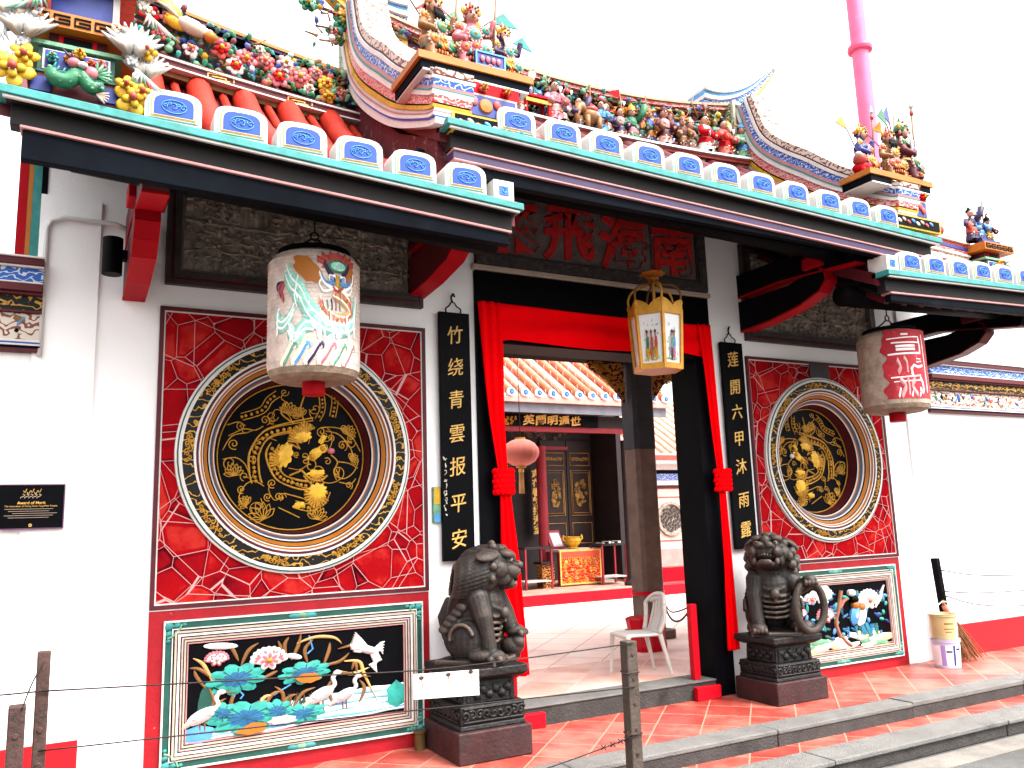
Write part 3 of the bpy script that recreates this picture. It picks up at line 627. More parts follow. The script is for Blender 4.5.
# ---------------------------------------------------------------- roofs
def lerp(a, b, t): return a+(b-a)*t
def board(mb, x0, za, x1, zb, d0, d1, y0, y1, m, d1b=None):
    """board along x whose top edge runs za -> zb; d0 > d1 offsets below it"""
    return mb.hexa([(x0,y0,za-d1),(x1,y0,zb-(d1b or d1)),(x1,y1,zb-(d1b or d1)),(x0,y1,za-d1),(x0,y0,za-d0),(x1,y0,zb-d0),(x1,y1,zb-d0),(x0,y1,za-d0)], m)
def eave_tile_mb():
    t = MB(); w2 = .142
    def arch(w_, z0, zs, zt, y, n=12): return [(-w_,y,z0),(-w_,y,zs)]+[(-w_*math.copysign(abs(math.cos(PI*i/n))**.55,math.cos(PI*i/n)),y,zs+(zt-zs)*math.sin(PI*i/n)**.8) for i in range(1,n)]+[(w_,y,zs),(w_,y,z0)]
    def slab(P, d, m): t.prism([(p[0],p[2]) for p in P], P[0][1], P[0][1]+d, m)
    slab(arch(w2,0,.10,.168,-.045), .14, white)
    slab(arch(.126,.010,.093,.154,-.049), .006, M('tile_green_line', (.12,.42,.30), .5, .2, 9)); slab(arch(.121,.014,.092,.149,-.052), .006, white)
    slab(arch(.114,.020,.092,.146,-.055), .006, yellow); slab(arch(.108,.026,.090,.140,-.058), .006, white)
    slab(arch(.099,.032,.088,.134,-.061), .006, M('tile_blue_plain', (.004,.04,.30), .45, .2, 12))
    for i, (x, r) in enumerate(((-.045,.014),(0,.020),(.045,.014),(-.02,.012),(.022,.012))): t.tube([(a,-.063,b) for a, b in spiral(x,.078+(.012 if i > 2 else 0),r,1.2,i,1 if i%2 else -1,10)], .0028, ltblue, 5)
    t.tube([(.062*math.cos(a),-.063,.077+.034*math.sin(a)) for a in [2*PI*i/20 for i in range(21)]], .0024, ltblue, 5)
    return t
TILE = None
def roof(name, x0, z0, x1, z1, zr0, zr1, tiles, rollm, label, striped, db):
    rb = MB(); YE, YR = -1.40, .30; sag = .04 if striped else .13; st_ = [(0,0),(.265,.8),(.53,1),(.765,.75),(1,0)]
    for (ta, sa), (tb_, sb_) in zip(st_, st_[1:]):
        ya, yb = lerp(YE,YR,ta), lerp(YE,YR,tb_); c = [(x0,ya,lerp(z0,zr0,ta)-sag*sa),(x1,ya,lerp(z1,zr1,ta)-sag*sa),(x1,yb,lerp(z1,zr1,tb_)-sag*sb_),(x0,yb,lerp(z0,zr0,tb_)-sag*sb_)]
        rb.hexa([(p[0],p[1],p[2]-.10) for p in c]+c, dark_red if rollm is rollred else maroon)
    rb.hexa([(x0,YR+.01,zr0-.10),(x1,YR+.01,zr1-.10),(x1,2.55,3.70),(x0,2.55,3.70),(x0,YR+.01,zr0),(x1,YR+.01,zr1),(x1,2.55,3.80),(x0,2.55,3.80)], terra)
    for x in tiles:
        t = (x-x0)/(x1-x0); a, b = lerp(z0,z1,t), lerp(zr0,zr1,t)
        rb.tube([(x,-1.34,a+.06),(x,-.95,lerp(a,b,.265)+.045-sag*.8),(x,-.5,lerp(a,b,.53)+.045-sag),(x,-.1,lerp(a,b,.765)+.045-sag*.75),(x,YR,b+.045)], [.115,.09,.085,.085,.085], rollm, 12)
    for x in [t+.16 for t in tiles]:
        t = (x-x0)/(x1-x0); a, b = lerp(z0,z1,t), lerp(zr0,zr1,t); rb.tube([(x,-1.36,a+.02),(x,-.5,lerp(a,b,.53)+.02-sag),(x,YR,b+.02)], .03, mortar if rollm is terra else rollm, 6)
    ro = rb.build(name, G); tag(ro, label)
    fb = MB()
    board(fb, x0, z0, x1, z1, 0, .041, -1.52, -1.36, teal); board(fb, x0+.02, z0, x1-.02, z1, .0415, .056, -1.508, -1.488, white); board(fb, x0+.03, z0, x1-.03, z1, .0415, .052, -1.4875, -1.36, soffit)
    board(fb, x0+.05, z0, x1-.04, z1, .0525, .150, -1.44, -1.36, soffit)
    if striped: board(fb, x0+.06, z0, x1-.05, z1, .1505, .163, -1.462, -1.36, pink); board(fb, x0+.06, z0, x1-.05, z1, .1635, .212, -1.452, -1.36, purple); board(fb, x0+.06, z0, x1-.05, z1, .2125, .224, -1.462, -1.36, pink); q = .2245
    else: board(fb, x0+.09, z0, x1-.05, z1, .1505, .166, -1.455, -1.36, pink); q = .1665
    board(fb, x0+.10, z0, x1-.06, z1, q, db[0], -1.44, -1.385, slate, db[1])
    tag(fb.build('fascia', ro, bevel=.004), 'dark eaves board with teal top edge')
    # sloping plank soffit and a round purlin behind the fascia
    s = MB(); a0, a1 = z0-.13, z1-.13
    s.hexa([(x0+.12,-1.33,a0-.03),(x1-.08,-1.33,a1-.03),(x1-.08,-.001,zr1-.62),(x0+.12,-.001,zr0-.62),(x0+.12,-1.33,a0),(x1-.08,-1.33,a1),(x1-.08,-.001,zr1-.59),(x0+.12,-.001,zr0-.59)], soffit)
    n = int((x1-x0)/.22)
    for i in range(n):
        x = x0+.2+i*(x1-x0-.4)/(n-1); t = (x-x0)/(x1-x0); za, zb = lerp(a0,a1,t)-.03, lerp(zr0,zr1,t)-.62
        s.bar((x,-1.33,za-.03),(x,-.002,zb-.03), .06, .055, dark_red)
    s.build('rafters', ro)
    p = MB(); p.tube([(x0+(.3 if x0 < -3 else -.02),-1.08,z0-.10),(x1+.02,-1.08,z1-.10)], .085, blackmat, 16); p.build('purlin', ro)
    global TILE
    for x in tiles:
        t = (x-x0)/(x1-x0); z = lerp(z0,z1,t)
        if TILE is None: TILE = eave_tile_mb().build('eave_tile', ro, origin=(0,0,0)); o = TILE
        else: o = TILE.copy(); COL.objects.link(o); o.parent = ro
        o.location = (x, -1.452, z+.004); o.scale = (.90,1,.98)
    return ro
ct = [-1.56,-1.24,-.92,-.59,-.265,.065,.39,.725,1.06,1.385,1.70]
lt = [-3.45,-3.135,-2.83,-2.525,-2.215,-1.905]
RC = roof('main_roof', -2.02, 3.728, 2.32, 3.598, 4.80, 4.80, ct, maroon, 'higher middle roof over the doorway', True, (.315,.215))
RL = roof('side_roof', -4.17, 3.43, -1.545, 3.282, 4.58, 4.50, lt, rollred, 'lower left roof with red tile rolls', False, (.305,.235))
rt = [1.92]+[2.22+i*.305 for i in range(7)]
RR = roof('side_roof', 1.62, 3.262, 4.17, 3.345, 4.50, 4.58, rt, terra, 'lower right roof with orange tile rolls', False, (.22,.24))
for (xx, zz, ro) in ((-1.665,3.29,RL),(1.70,3.265,RR)):
    t = MB(); t.box(xx-.065,xx+.065,-1.50,-1.33,zz,zz+.12,white); t.box(xx-.030,xx+.030,-1.505,-1.5005,zz+.03,zz+.085,blue); t.tube([(a,-1.507,b) for a,b in spiral(xx,zz+.058,.02,1.3)], .003, ltblue, 5); t.build('corner_tile', ro, bevel=.012)

# ---- brackets
def bracket(x, lo, tip, top, side, edge, label):
    w2 = .062; b = MB()
    prof = [(0,lo),(-.35,lo+.02),(-.70,lo+.07),(tip+.08,lo+.14),(tip,lo+.22),(tip+.01,lo+.30),(tip+.06,lo+.33),(-.6,lo+.27),(0,lo+.27)]
    b.prism([(p[0]-.001,p[1]) for p in prof], x-w2, x+w2, side, 'yz', side)
    o = b.build('bracket', G, bevel=.006); tag(o, label)
    e = MB()                                             # painted lower and outer edge, proud of the arm
    for i in range(6):
        a, c = prof[i], prof[i+1]; e.bar((x,a[0]-.002,a[1]-.006),(x,c[0]-.002,c[1]-.006), w2*2+.006, .014, edge)
    e.build('painted_edge', o)
    u = MB(); u.prism([(-.001,lo+.32),(-.5,lo+.335),(-1.30,top-.10),(-1.34,top-.02),(-1.30,top+.06),(-.5,lo+.52),(-.001,lo+.52)], x-w2, x+w2, side, 'yz', side)
    u.build('upper_arm', o, bevel=.006)
    e = MB(); P = [(-.001,lo+.312),(-.5,lo+.327),(-1.30,top-.108)]
    for i in range(2): e.bar((x,P[i][0],P[i][1]),(x,P[i+1][0],P[i+1][1]), w2*2+.006, .014, edge)
    e.build('painted_edge', o)
    k = MB(); k.box(x-.10,x+.10,tip+.0,tip+.20,lo+.335,lo+.43,edge); k.box(x-.085,x+.085,tip+.02,tip+.18,lo+.43,lo+.50,edge); k.build('bearing_block', o, bevel=.008)
    return o
bracket(-3.50, 2.90, -.88, 3.22, dark_red, red2, 'red outer bracket under the left roof')
bracket(-1.62, 3.11, -.92, 3.48, dark_red, red2, 'red inner bracket left of the doorway')
bracket(1.60, 3.10, -1.00, 3.48, blackmat, red2, 'black inner bracket right of the doorway')
bo = bracket(3.68, 2.83, -.98, 3.14, blackmat, dark_red, 'black outer bracket under the right roof')
lb = MB(); lb.lathe([(.001,-.02),(.055,-.02),(.055,.20),(.001,.20)], (-3.64,-.30,2.98), black, 14); lb.box(-3.60,-3.5,-.33,-.27,3.05,3.11,black); lb.build('spotlight', G, bevel=.004)

# ---- gable strips, verge scroll bands
VER = [(-1.47,.0),(-1.30,.05),(-.72,.32),(-.12,.74),(.22,1.12),(.40,1.62)]
def verge(sx):
    x0 = 1.975*sx
    g = MB(); g.prism([(-1.33,3.36),(-1.33,3.68),(-.72,3.98),(-.12,4.42),(.30,4.75),(.30,4.2)], x0-.06*sx, x0+.03*sx, 'stained_gable', 'yz'); 
    go = g.build('gable_strip', RC)
    c = catmull([Vector(p) for p in VER], 7); z0 = 3.70
    def off(i, d):
        t = (c[min(i+1,len(c)-1)]-c[max(i-1,0)]).normalized(); k = .62+.38*min(1,(c[i].x+1.5)/1.1); p = c[i]+Vector((-t.y,t.x))*d*k; return (p.x, p.y+z0)
    b = MB(); acc = 0
    for wd, m, pr in ((.055,white,.05),(.014,blue,.058),(.03,white,.066),(.012,pink,.07),(.025,white,.06),(.034,yellow,.072),(.014,black,.06),(.07,'red_scroll',.066),(.04,white,.08),(.012,teal,.085),(.028,pink,.08),(.06,'blue_scroll',.074),(.03,white,.085),(.012,maroon,.075),(.055,'floral_band',.07)):
        n = len(c); xo0, xo1 = x0-pr-.05, x0+pr+.05
        L0 = [off(i,acc) for i in range(n)]; L1 = [off(i,acc+wd-.001) for i in range(n)]
        vs = []
        for i in range(n): vs += [(xo0,*L0[i]),(xo1,*L0[i]),(xo1,*L1[i]),(xo0,*L1[i])]
        fs = [(i*4+k,i*4+(k+1)%4,(i+1)*4+(k+1)%4,(i+1)*4+k) for i in range(n-1) for k in range(4)]+[(3,2,1,0),tuple(range((n-1)*4,n*4))]
        b.add(vs, fs, m); acc += wd
    o = b.build('hanging_ridge', RC); tag(o, 'scroll banded ridge sweeping down to the %s corner platform' % ('left' if sx < 0 else 'right'))
    return o
VL, VR = verge(-1), verge(1)

# ---- ornament makers -------------------------------------------------------
RO = random.Random(11)
PAL = [coral, rose, red, teal, green, ltgreen, brown, orange, white, ltblue, dblue, pink, cream, purple, maroon, dgreen]
def petal_flower(parent, x, y, z, r, m1, m2, n=6, rot=0):
    b = MB()
    for layer, (f, k) in enumerate(((1,n),(.58,n-1))):
        for i in range(k):
            a = 2*PI*i/k+rot+layer*.5; d = r*f*.58
            b.ell((x+d*math.cos(a), y-.012-layer*.018, z+d*math.sin(a)), (r*f*.44,.012,r*f*.36), m1 if (layer == 0 or m2 is None) else m2, 8, 5, (0,-a,0))
    b.ell((x,y-.045,z), (r*.22,.02,r*.22), yellow if m1 is not yellow else coral, 8, 5)
    return b.build('flower_ornament', parent, origin=(x,y,z))
def leaf_into(b, x, y, z, L, a, m):
    c, s_ = math.cos(a), math.sin(a); P = [(0,0),(.3,.22),(.7,.2),(1,0),(.7,-.2),(.3,-.22)]
    b.add([(x+L*(p[0]*c-p[1]*s_), y-.01-.02*math.sin(p[0]*PI), z+L*(p[0]*s_+p[1]*c)) for p in P]+[(x+L*.5*c,y-.05,z+L*.5*s_)], [(i,(i+1)%6,6) for i in range(6)], m, True)
def foliage(parent, x0, x1, y, zf, n, name='leaf_spray'):
    b = MB()
    for i in range(n):
        x = RO.uniform(x0,x1); a, c = zf(x); leaf_into(b, x, y-RO.uniform(.0,.05), RO.uniform(a,c), RO.uniform(.035,.095), RO.uniform(0,2*PI), RO.choice([green,ltgreen,dgreen,green,teal,brown,maroon,dblue]))
    for i in range(n//12):
        x = RO.uniform(x0,x1); a, c = zf(x); z = RO.uniform(a,c); b.ell((x,y-.05,z), RO.uniform(.018,.032), RO.choice([rose,coral,yellow,white,ltgreen]), 8, 5)
    for i in range(n//8):
        x = RO.uniform(x0,x1); a, c = zf(x); z = RO.uniform(a,c); b.tube([(x,y-.02,z),(x+RO.uniform(-.1,.1),y-.04,z+RO.uniform(-.05,.05)),(x+RO.uniform(-.2,.2),y-.02,z+RO.uniform(-.08,.08))], .008, brown, 5)
    return tag(b.build(name, parent), kind='stuff')
def figurine(parent, x, y, z, h, c1, c2, hat, face=0, name='figurine', pose=0):
    k = h/.36; b = MB()
    R = Matrix.Rotation(face, 3, 'Z')
    def P(a, d, e): v = R@Vector((a*k,d*k,e*k)); return (x+v.x, y+v.y, z+v.z)
    b.lathe([(.075*k,0),(.08*k,.02*k),(.060*k,.10*k),(.048*k,.16*k),(.056*k,.20*k),(.05*k,.235*k),(.018*k,.255*k),(.016*k,.27*k)], (x,y,z), c1, 12, ry=.75)
    b.lathe([(.064*k,.09*k),(.062*k,.13*k),(.053*k,.15*k)], (x,y,z), c2, 12, ry=.8)
    for s_ in (-1, 1):
        e = P(.085*s_,-.03,.17) if pose != 1 or s_ < 0 else P(.10,-.02,.28); hd = P(.05*s_,-.075,.15) if pose != 1 or s_ < 0 else P(.12,-.03,.36)
        b.tube([P(.05*s_,0,.225), e, hd], [.026*k,.026*k,.034*k], c1 if pose else c2, 8); b.ell(hd, .014*k, flesh, 6, 4)
        b.ell(P(.03*s_,-.055,.008), (.022*k,.035*k,.014*k), black, 6, 4)
    b.ell(P(0,-.008,.297), (.031*k,.032*k,.038*k), flesh, 10, 7)
    for s_ in (-1, 1): b.ell(P(.012*s_,-.038,.302), .005*k, black, 5, 4)
    b.ell(P(0,-.042,.293), (.006*k,.008*k,.008*k), flesh, 5, 4)
    if hat == 0: b.ell(P(0,.006,.325), (.036*k,.036*k,.024*k), black, 10, 5); b.ell(P(0,.01,.352), .016*k, black, 7, 5)
    elif hat == 1: b.lathe([(.040*k,.315*k),(.038*k,.335*k),(.020*k,.35*k),(.022*k,.37*k),(.001,.38*k)], (x,y,z), c2, 10); b.tube([P(-.075,.0,.335),P(.075,.0,.335)], .010*k, gold, 6)
    else: b.lathe([(.042*k,.31*k),(.036*k,.345*k),(.012*k,.375*k),(.001,.42*k)], (x,y,z), RO.choice((gold,brown,maroon,teal,black)), 10); b.ell(P(0,-.02,.40), .013*k, coral, 6, 4)
    if pose == 2: b.tube([P(.03,-.045,.275),P(.02,-.06,.22)], [.016*k,.004*k], white, 6)
    if pose == 1: b.tube([P(.12,-.03,.15),P(.13,-.04,.52)], .006*k, brown, 5)
    b.lathe([(.022*k,.245*k),(.034*k,.235*k),(.050*k,.225*k)], (x,y,z), white, 10, ry=.8); b.lathe([(.060*k,.148*k),(.062*k,.155*k),(.058*k,.163*k)], (x,y,z), black, 10, ry=.8)
    q = RO.random()
    if q < .25: b.ell(P(-.07,-.075,.15), (.035*k,.012*k,.045*k), c2, 9, 5); b.ell(P(-.07,-.086,.15), (.014*k,.008*k,.018*k), gold, 7, 4)
    elif q < .45: b.tube([P(-.09,-.06,.05),P(-.12,-.05,.50)], .005*k, brown, 5); b.add([P(-.118,-.05,.49),P(-.22,-.05,.46),P(-.115,-.05,.40),P(-.118,-.045,.49),P(-.22,-.045,.46),P(-.115,-.045,.40)], [(0,1,2),(5,4,3),(0,3,4,1),(1,4,5,2)], RO.choice(PAL))
    elif q < .6:
        for s_ in (-1, 1): b.tube([P(.03*s_,.03,.33),P(.10*s_,.04,.44),P(.06*s_,.04,.50)], [.008*k,.006*k,.002*k], RO.choice((brown,coral,ltgreen)), 5)
    for i in range(5): b.ell(P(-.05+.025*i,-.062+.004*abs(i-2),.06+.02*(i%2)), .009*k, (gold,white,c2)[i%3], 5, 4)
    return b.build(name, parent, origin=(x,y,z))

# ---- main ridge: figure stage, back wall, swallowtails
def zb(x): return 4.76+.08*(abs(x)/1.95)**2
def ztp(x): return 5.30+.22*(abs(x)/1.95)**2
def strip(mb, xs, lo, hi, y0, y1, m):
    n = len(xs); vs = []
    for x in xs: a, b = lo(x), hi(x); vs += [(x,y0,a),(x,y1,a),(x,y1,b),(x,y0,b)]
    mb.add(vs, [(i*4+k,i*4+(k+1)%4,(i+1)*4+(k+1)%4,(i+1)*4+k) for i in range(n-1) for k in range(4)]+[(3,2,1,0),tuple(range((n-1)*4,n*4))], m)
XS = [-1.98+i*3.96/24 for i in range(25)]
mr = MB()
strip(mr, XS, lambda x: zb(x)-.15, lambda x: zb(x)-.072, .12, .5, 'red_scroll'); strip(mr, XS, lambda x: zb(x)-.07, lambda x: zb(x)-.052, .06, .5, cream); strip(mr, XS, lambda x: zb(x)-.05, lambda x: zb(x)-.022, .02, .5, coral); strip(mr, XS, lambda x: zb(x)-.02, lambda x: zb(x), -.02, .5, white)
strip(mr, XS, lambda x: zb(x)+.001, lambda x: ztp(x)-.09, .30, .46, M('ridge_back', (.05,.02,.05), .6, .5, 9, stain=(.40,.10,.12), st=.55, sscale=14, sw=.1))
strip(mr, XS, lambda x: ztp(x)-.089, lambda x: ztp(x)-.06, .25, .5, brown); strip(mr, XS, lambda x: ztp(x)-.059, lambda x: ztp(x)-.025, .22, .5, 'red_scroll'); strip(mr, XS, lambda x: ztp(x)-.024, lambda x: ztp(x), .2, .52, M('ridge_cap', (.30,.19,.11), .6, .3, 8))
MR = mr.build('ridge', RC); tag(MR, 'main ridge with a stage of small ceramic figures')
for sx in (-1, 1):
    s = MB(); u = [i/12 for i in range(13)]
    def tip(t, o): return (sx*(1.55+1.08*t), ztp(1.55)+.05+.66*t**1.9+o*(1-t*.70)*1.25)
    for o0, o1, m, y0, y1 in ((-.20,-.13,yellow,.27,.45),(-.129,-.06,'floral_band',.25,.47),(-.059,.02,'blue_scroll',.26,.46),(.021,.05,white,.23,.49),(.051,.09,ltblue,.25,.47),(.091,.115,white,.22,.5)):
        vs = []
        for t in u:
            a = tip(t,o0); b_ = tip(t,o1); k = (1-.55*t); ya, yb = .36+(y0-.36)*k, .36+(y1-.36)*k; vs += [(a[0],ya,a[1]),(a[0],yb,a[1]),(b_[0],yb,b_[1]),(b_[0],ya,b_[1])]
        s.add(vs, [(i*4+k,i*4+(k+1)%4,(i+1)*4+(k+1)%4,(i+1)*4+k) for i in range(12) for k in range(4)]+[(3,2,1,0),tuple(range(48,52))], m)
    s.box(sx*1.93-.12,sx*1.93+.12,.16,.5,5.0,5.48,'green_floral'); s.ring(sx*1.93-.13,sx*1.93+.13,5.0,5.48,.03,.13,.159,cream)
    so_ = s.build('swallowtail', MR)
    for i in range(7):
        px, pz = sx*(1.85+RO.uniform(.02,.55)), 5.25+RO.uniform(-.15,.25); petal_flower(MR, px, .2, pz, RO.uniform(.05,.085), RO.choice([coral,green,teal,orange]), RO.choice([rose,yellow,green]), 6, RO.uniform(0,2))
    foliage(MR, min(sx*1.8,sx*2.35), max(sx*1.8,sx*2.35), .2, lambda x: (5.05,5.55), 60)
xs_ = [-1.25+i*.118 for i in range(27)]
for i, x in enumerate(xs_):
    if i in (6,7,11): continue
    c1, c2 = RO.sample(PAL, 2)
    figurine(MR, x+RO.uniform(-.02,.02), .10+RO.uniform(-.04,.05), zb(x)+.001, RO.uniform(.32,.42), c1, c2, RO.choice([0,1,2,0]), RO.uniform(-.5,.3), pose=RO.choice([0,0,1,2]))
for i in range(15):                                       # second row standing on the back ledge
    x = -1.0+i*.19; c1, c2 = RO.sample(PAL, 2); figurine(MR, x, .255, zb(x)+.20, RO.uniform(.26,.34), c1, c2, RO.choice([0,1,2]), RO.uniform(-.4,.4), pose=RO.choice([0,2]))
t = MB(); x = -.50; z = zb(x)
t.box(x-.13,x+.13,.0,.14,z+.17,z+.19,red2)
for a, b_ in ((-.11,.02),(.11,.02),(-.11,.12),(.11,.12)): t.box(x+a-.010,x+a+.010,b_-.01,b_+.01,z,z+.17,red2)
t.box(x-.12,x+.12,.0,.012,z+.12,z+.15,gold); t.ell((x,.07,z+.21),(.03,.03,.025),white,8,5); t.build('miniature_table', MR)
el = MB(); x = .06; z = zb(x)                              # pack animal among the figures
el.ell((x,.06,z+.15),(.10,.06,.07),brown); el.tube([(x-.08,.06,z+.18),(x-.14,.04,z+.20),(x-.17,.03,z+.10),(x-.16,.03,z+.03)],[.04,.04,.022,.012],brown,8); el.ell((x-.11,.05,z+.20),(.05,.045,.05),brown)
for a, b_ in ((-.06,.03),(.06,.03),(-.05,.09),(.07,.09)): el.tube([(x+a,b_,z+.13),(x+a,b_,z)], [.03,.02], brown, 7)
el.ell((x,.06,z+.20),(.07,.065,.035),coral); el.build('animal_figurine', MR)
pv = MB(); x = .10; z = zb(x)
for dx, m in ((-.04,ltblue),(.05,coral)): pv.tube([(x+dx,.28,z+.25),(x+dx,.28,z+.56)], .006, brown, 5); pv.ell((x+dx,.28,z+.50),(.035,.035,.06),m)
pv.ell((x,.27,z+.34),(.06,.05,.06),teal); pv.build('flag_figurine', MR)
foliage(MR, -1.85, 1.9, .27, lambda x: (zb(x)+.12, ztp(x)-.02), 320)

# ---- corner platforms of the main roof
for sx in (-1, 1):
    x0, x1 = (-2.17,-1.42) if sx < 0 else (1.60,2.36); p = MB()
    zt = 4.13 if sx < 0 else 4.10
    yb = -1.02 if sx < 0 else -1.17
    p.box(x0,x1,-1.47,yb,zt-.045,zt,orange); p.box(x0+.02,x1-.02,-1.455,yb-.01,zt-.10,zt-.0455,slate); p.box(x0+.03,x1-.03,-1.46,yb-.01,zt-.112,zt-.1005,white)
    p.box(x0+(.20 if sx < 0 else .31),x1-.10,-1.46,-1.06,zt-.19,zt-.1125,red); xs_0 = x0+(.20 if sx < 0 else .31); p.box(xs_0,x1-.12,-1.47,-1.06,zt-.345,zt-.1905,cream); p.box(xs_0+.005,x1-.08,-1.445,-1.06,zt-.345,zt-.1135,maroon)
    p.box(xs_0+.015,x1-.135,-1.476,-1.4705,zt-.33,zt-.205,dblue)
    xm = (xs_0+x1-.12)/2; zm = zt-.267
    p.lathe([(.045,0),(.04,-.012),(.001,-.016)], (xm,-1.476,zm), orange, 16, 'y')
    for d in (-.11,-.075,.075,.11): p.ell((xm+d,-1.48,zm+(.02 if abs(d) < .1 else -.01)), (.026,.010,.03), rose if d < 0 else coral, 8, 5)
    b_x1 = x1-.02 if sx < 0 else x1+.0
    p.box(x0+.19,b_x1,-1.490,-1.06,zt-.455,zt-.3455,yellow); p.box(x0+.21,b_x1-.02,-1.496,-1.4905,zt-.44,zt-.36,black)
    for i in range(8): p.ell((x0+.25+i*.055,-1.498,zt-.40+(.008 if i%2 else -.008)), (.026,.008,.014), (white,cream,coral,ltblue)[i%4], 8, 4, (0,.5,0))
    p.ell((x0+.16,-1.45,zt-.36),(.05,.03,.045),coral); p.ell((b_x1+.035,-1.46,zt-.40),(.035,.03,.045),coral)
    P_ = p.build('corner_platform', RC); tag(P_, 'painted platform on the %s corner of the main roof' % ('left' if sx < 0 else 'right'))
    for i in range(3): petal_flower(P_, xm-.16+i*.15, -1.465, zt-.150, .035, coral if i%2 else red, yellow, 5)

# ---- ridges of the two lower roofs: flower wall
for sx in (-1, 1):
    r_ = MB(); n = 14; xs = [sx*(2.0+i*1.72/n) for i in range(n+1)]
    if sx < 0: xs = xs[::-1]
    def lo(x): return 4.51+.16*((abs(x)-2.0)/1.72)**1.3
    def hi(x): return 4.87+.27*((abs(x)-2.0)/1.72)**1.3
    strip(r_, xs, lambda x: lo(x)-.10, lambda x: lo(x)-.062, .16, .46, brown); strip(r_, xs, lambda x: lo(x)-.06, lambda x: lo(x)-.05, .10, .46, white); strip(r_, xs, lambda x: lo(x)-.049, lambda x: lo(x)-.005, .115, .46, maroon); strip(r_, xs, lambda x: lo(x)-.004, lambda x: lo(x)+.008, .10, .46, white)
    strip(r_, xs, lambda x: lo(x)+.009, lambda x: lo(x)+.03, .125, .46, maroon)
    strip(r_, xs, lambda x: lo(x)+.031, lambda x: hi(x)-.07, .24, .42, M('ridge_dark', (.03,.028,.03), .7, .5, 8))
    strip(r_, xs, lambda x: hi(x)-.069, lambda x: hi(x)-.05, .2, .45, black); strip(r_, xs, lambda x: hi(x)-.049, lambda x: hi(x)-.03, .17, .46, purple); strip(r_, xs, lambda x: hi(x)-.029, lambda x: hi(x)-.005, .16, .46, orange); strip(r_, xs, lambda x: hi(x)-.004, lambda x: hi(x)+.012, .19, .46, brown)
    for xk in (2.45,3.0,3.5):                              # key fret in gold on the maroon band
        z = lo(sx*xk)-.027
        for a, b_, c_, d in ((-.09,.09,.018,.024),(-.09,-.083,-.012,.02),(-.06,.03,.000,.006),(-.02,.06,-.018,-.012),(.03,.037,-.016,.006),(.083,.09,-.016,.02)): r_.box(sx*xk+a,sx*xk+b_,.108,.1145,z+c_,z+d,goldt)
    o = r_.build('ridge', RL if sx < 0 else RR); tag(o, 'flower covered ridge of the lower %s roof' % ('left' if sx < 0 else 'right'))
    if sx < 0:
        for (x, f, r, m1, m2) in ((-3.47,.75,.085,red,white),(-3.40,.42,.07,coral,rose),(-3.62,.55,.075,yellow,yellow),(-3.36,.8,.06,rose,red),(-3.2,.3,.07,white,rose),(-3.12,.75,.085,rose,white),(-3.0,.55,.10,coral,red),(-2.9,.25,.085,white,red),(-2.83,.5,.10,rose,coral),(-2.74,.85,.06,ltgreen,white),(-2.70,.62,.09,coral,rose),(-2.60,.32,.10,rose,red),(-2.55,.75,.085,pink,white),(-2.45,.5,.11,coral,rose),(-2.33,.78,.07,rose,pink),(-2.25,.55,.085,yellow,yellow),(-2.24,.20,.085,orange,yellow),(-2.38,.25,.055,white,cream),(-2.13,.4,.06,rose,pink)):
            petal_flower(o, x, .15, lo(x)+.04+f*(hi(x)-lo(x)-.10), r*.84, m1, m2, RO.choice([5,6,7]), RO.uniform(0,2))
        foliage(o, -3.7, -2.05, .20, lambda x: (lo(x)+.04, hi(x)-.04), 360)
        b = MB()                                           # crested bird among the flowers
        z = lo(-3.2)+.28; b.ell((-3.2,.10,z),(.11,.05,.055),cream,10,7,(0,.35,0)); b.ell((-3.08,.09,z-.05),(.045,.04,.04),orange); b.ell((-3.30,.12,z+.02),(.09,.04,.05),yellow,10,6,(0,.4,0))
        for i in range(6): b.tube([(-3.26,.10,z+.02),(-3.36,.09,z+.10+i*.012),(-3.44-i*.01,.08,z+.13+i*.03)], [.022,.018,.004], yellow if i%2 else cream, 6)
        b.build('bird_ornament', o)
    else: foliage(o, 2.1, 3.7, .21, lambda x: (lo(x)+.05, hi(x)-.05), 120)

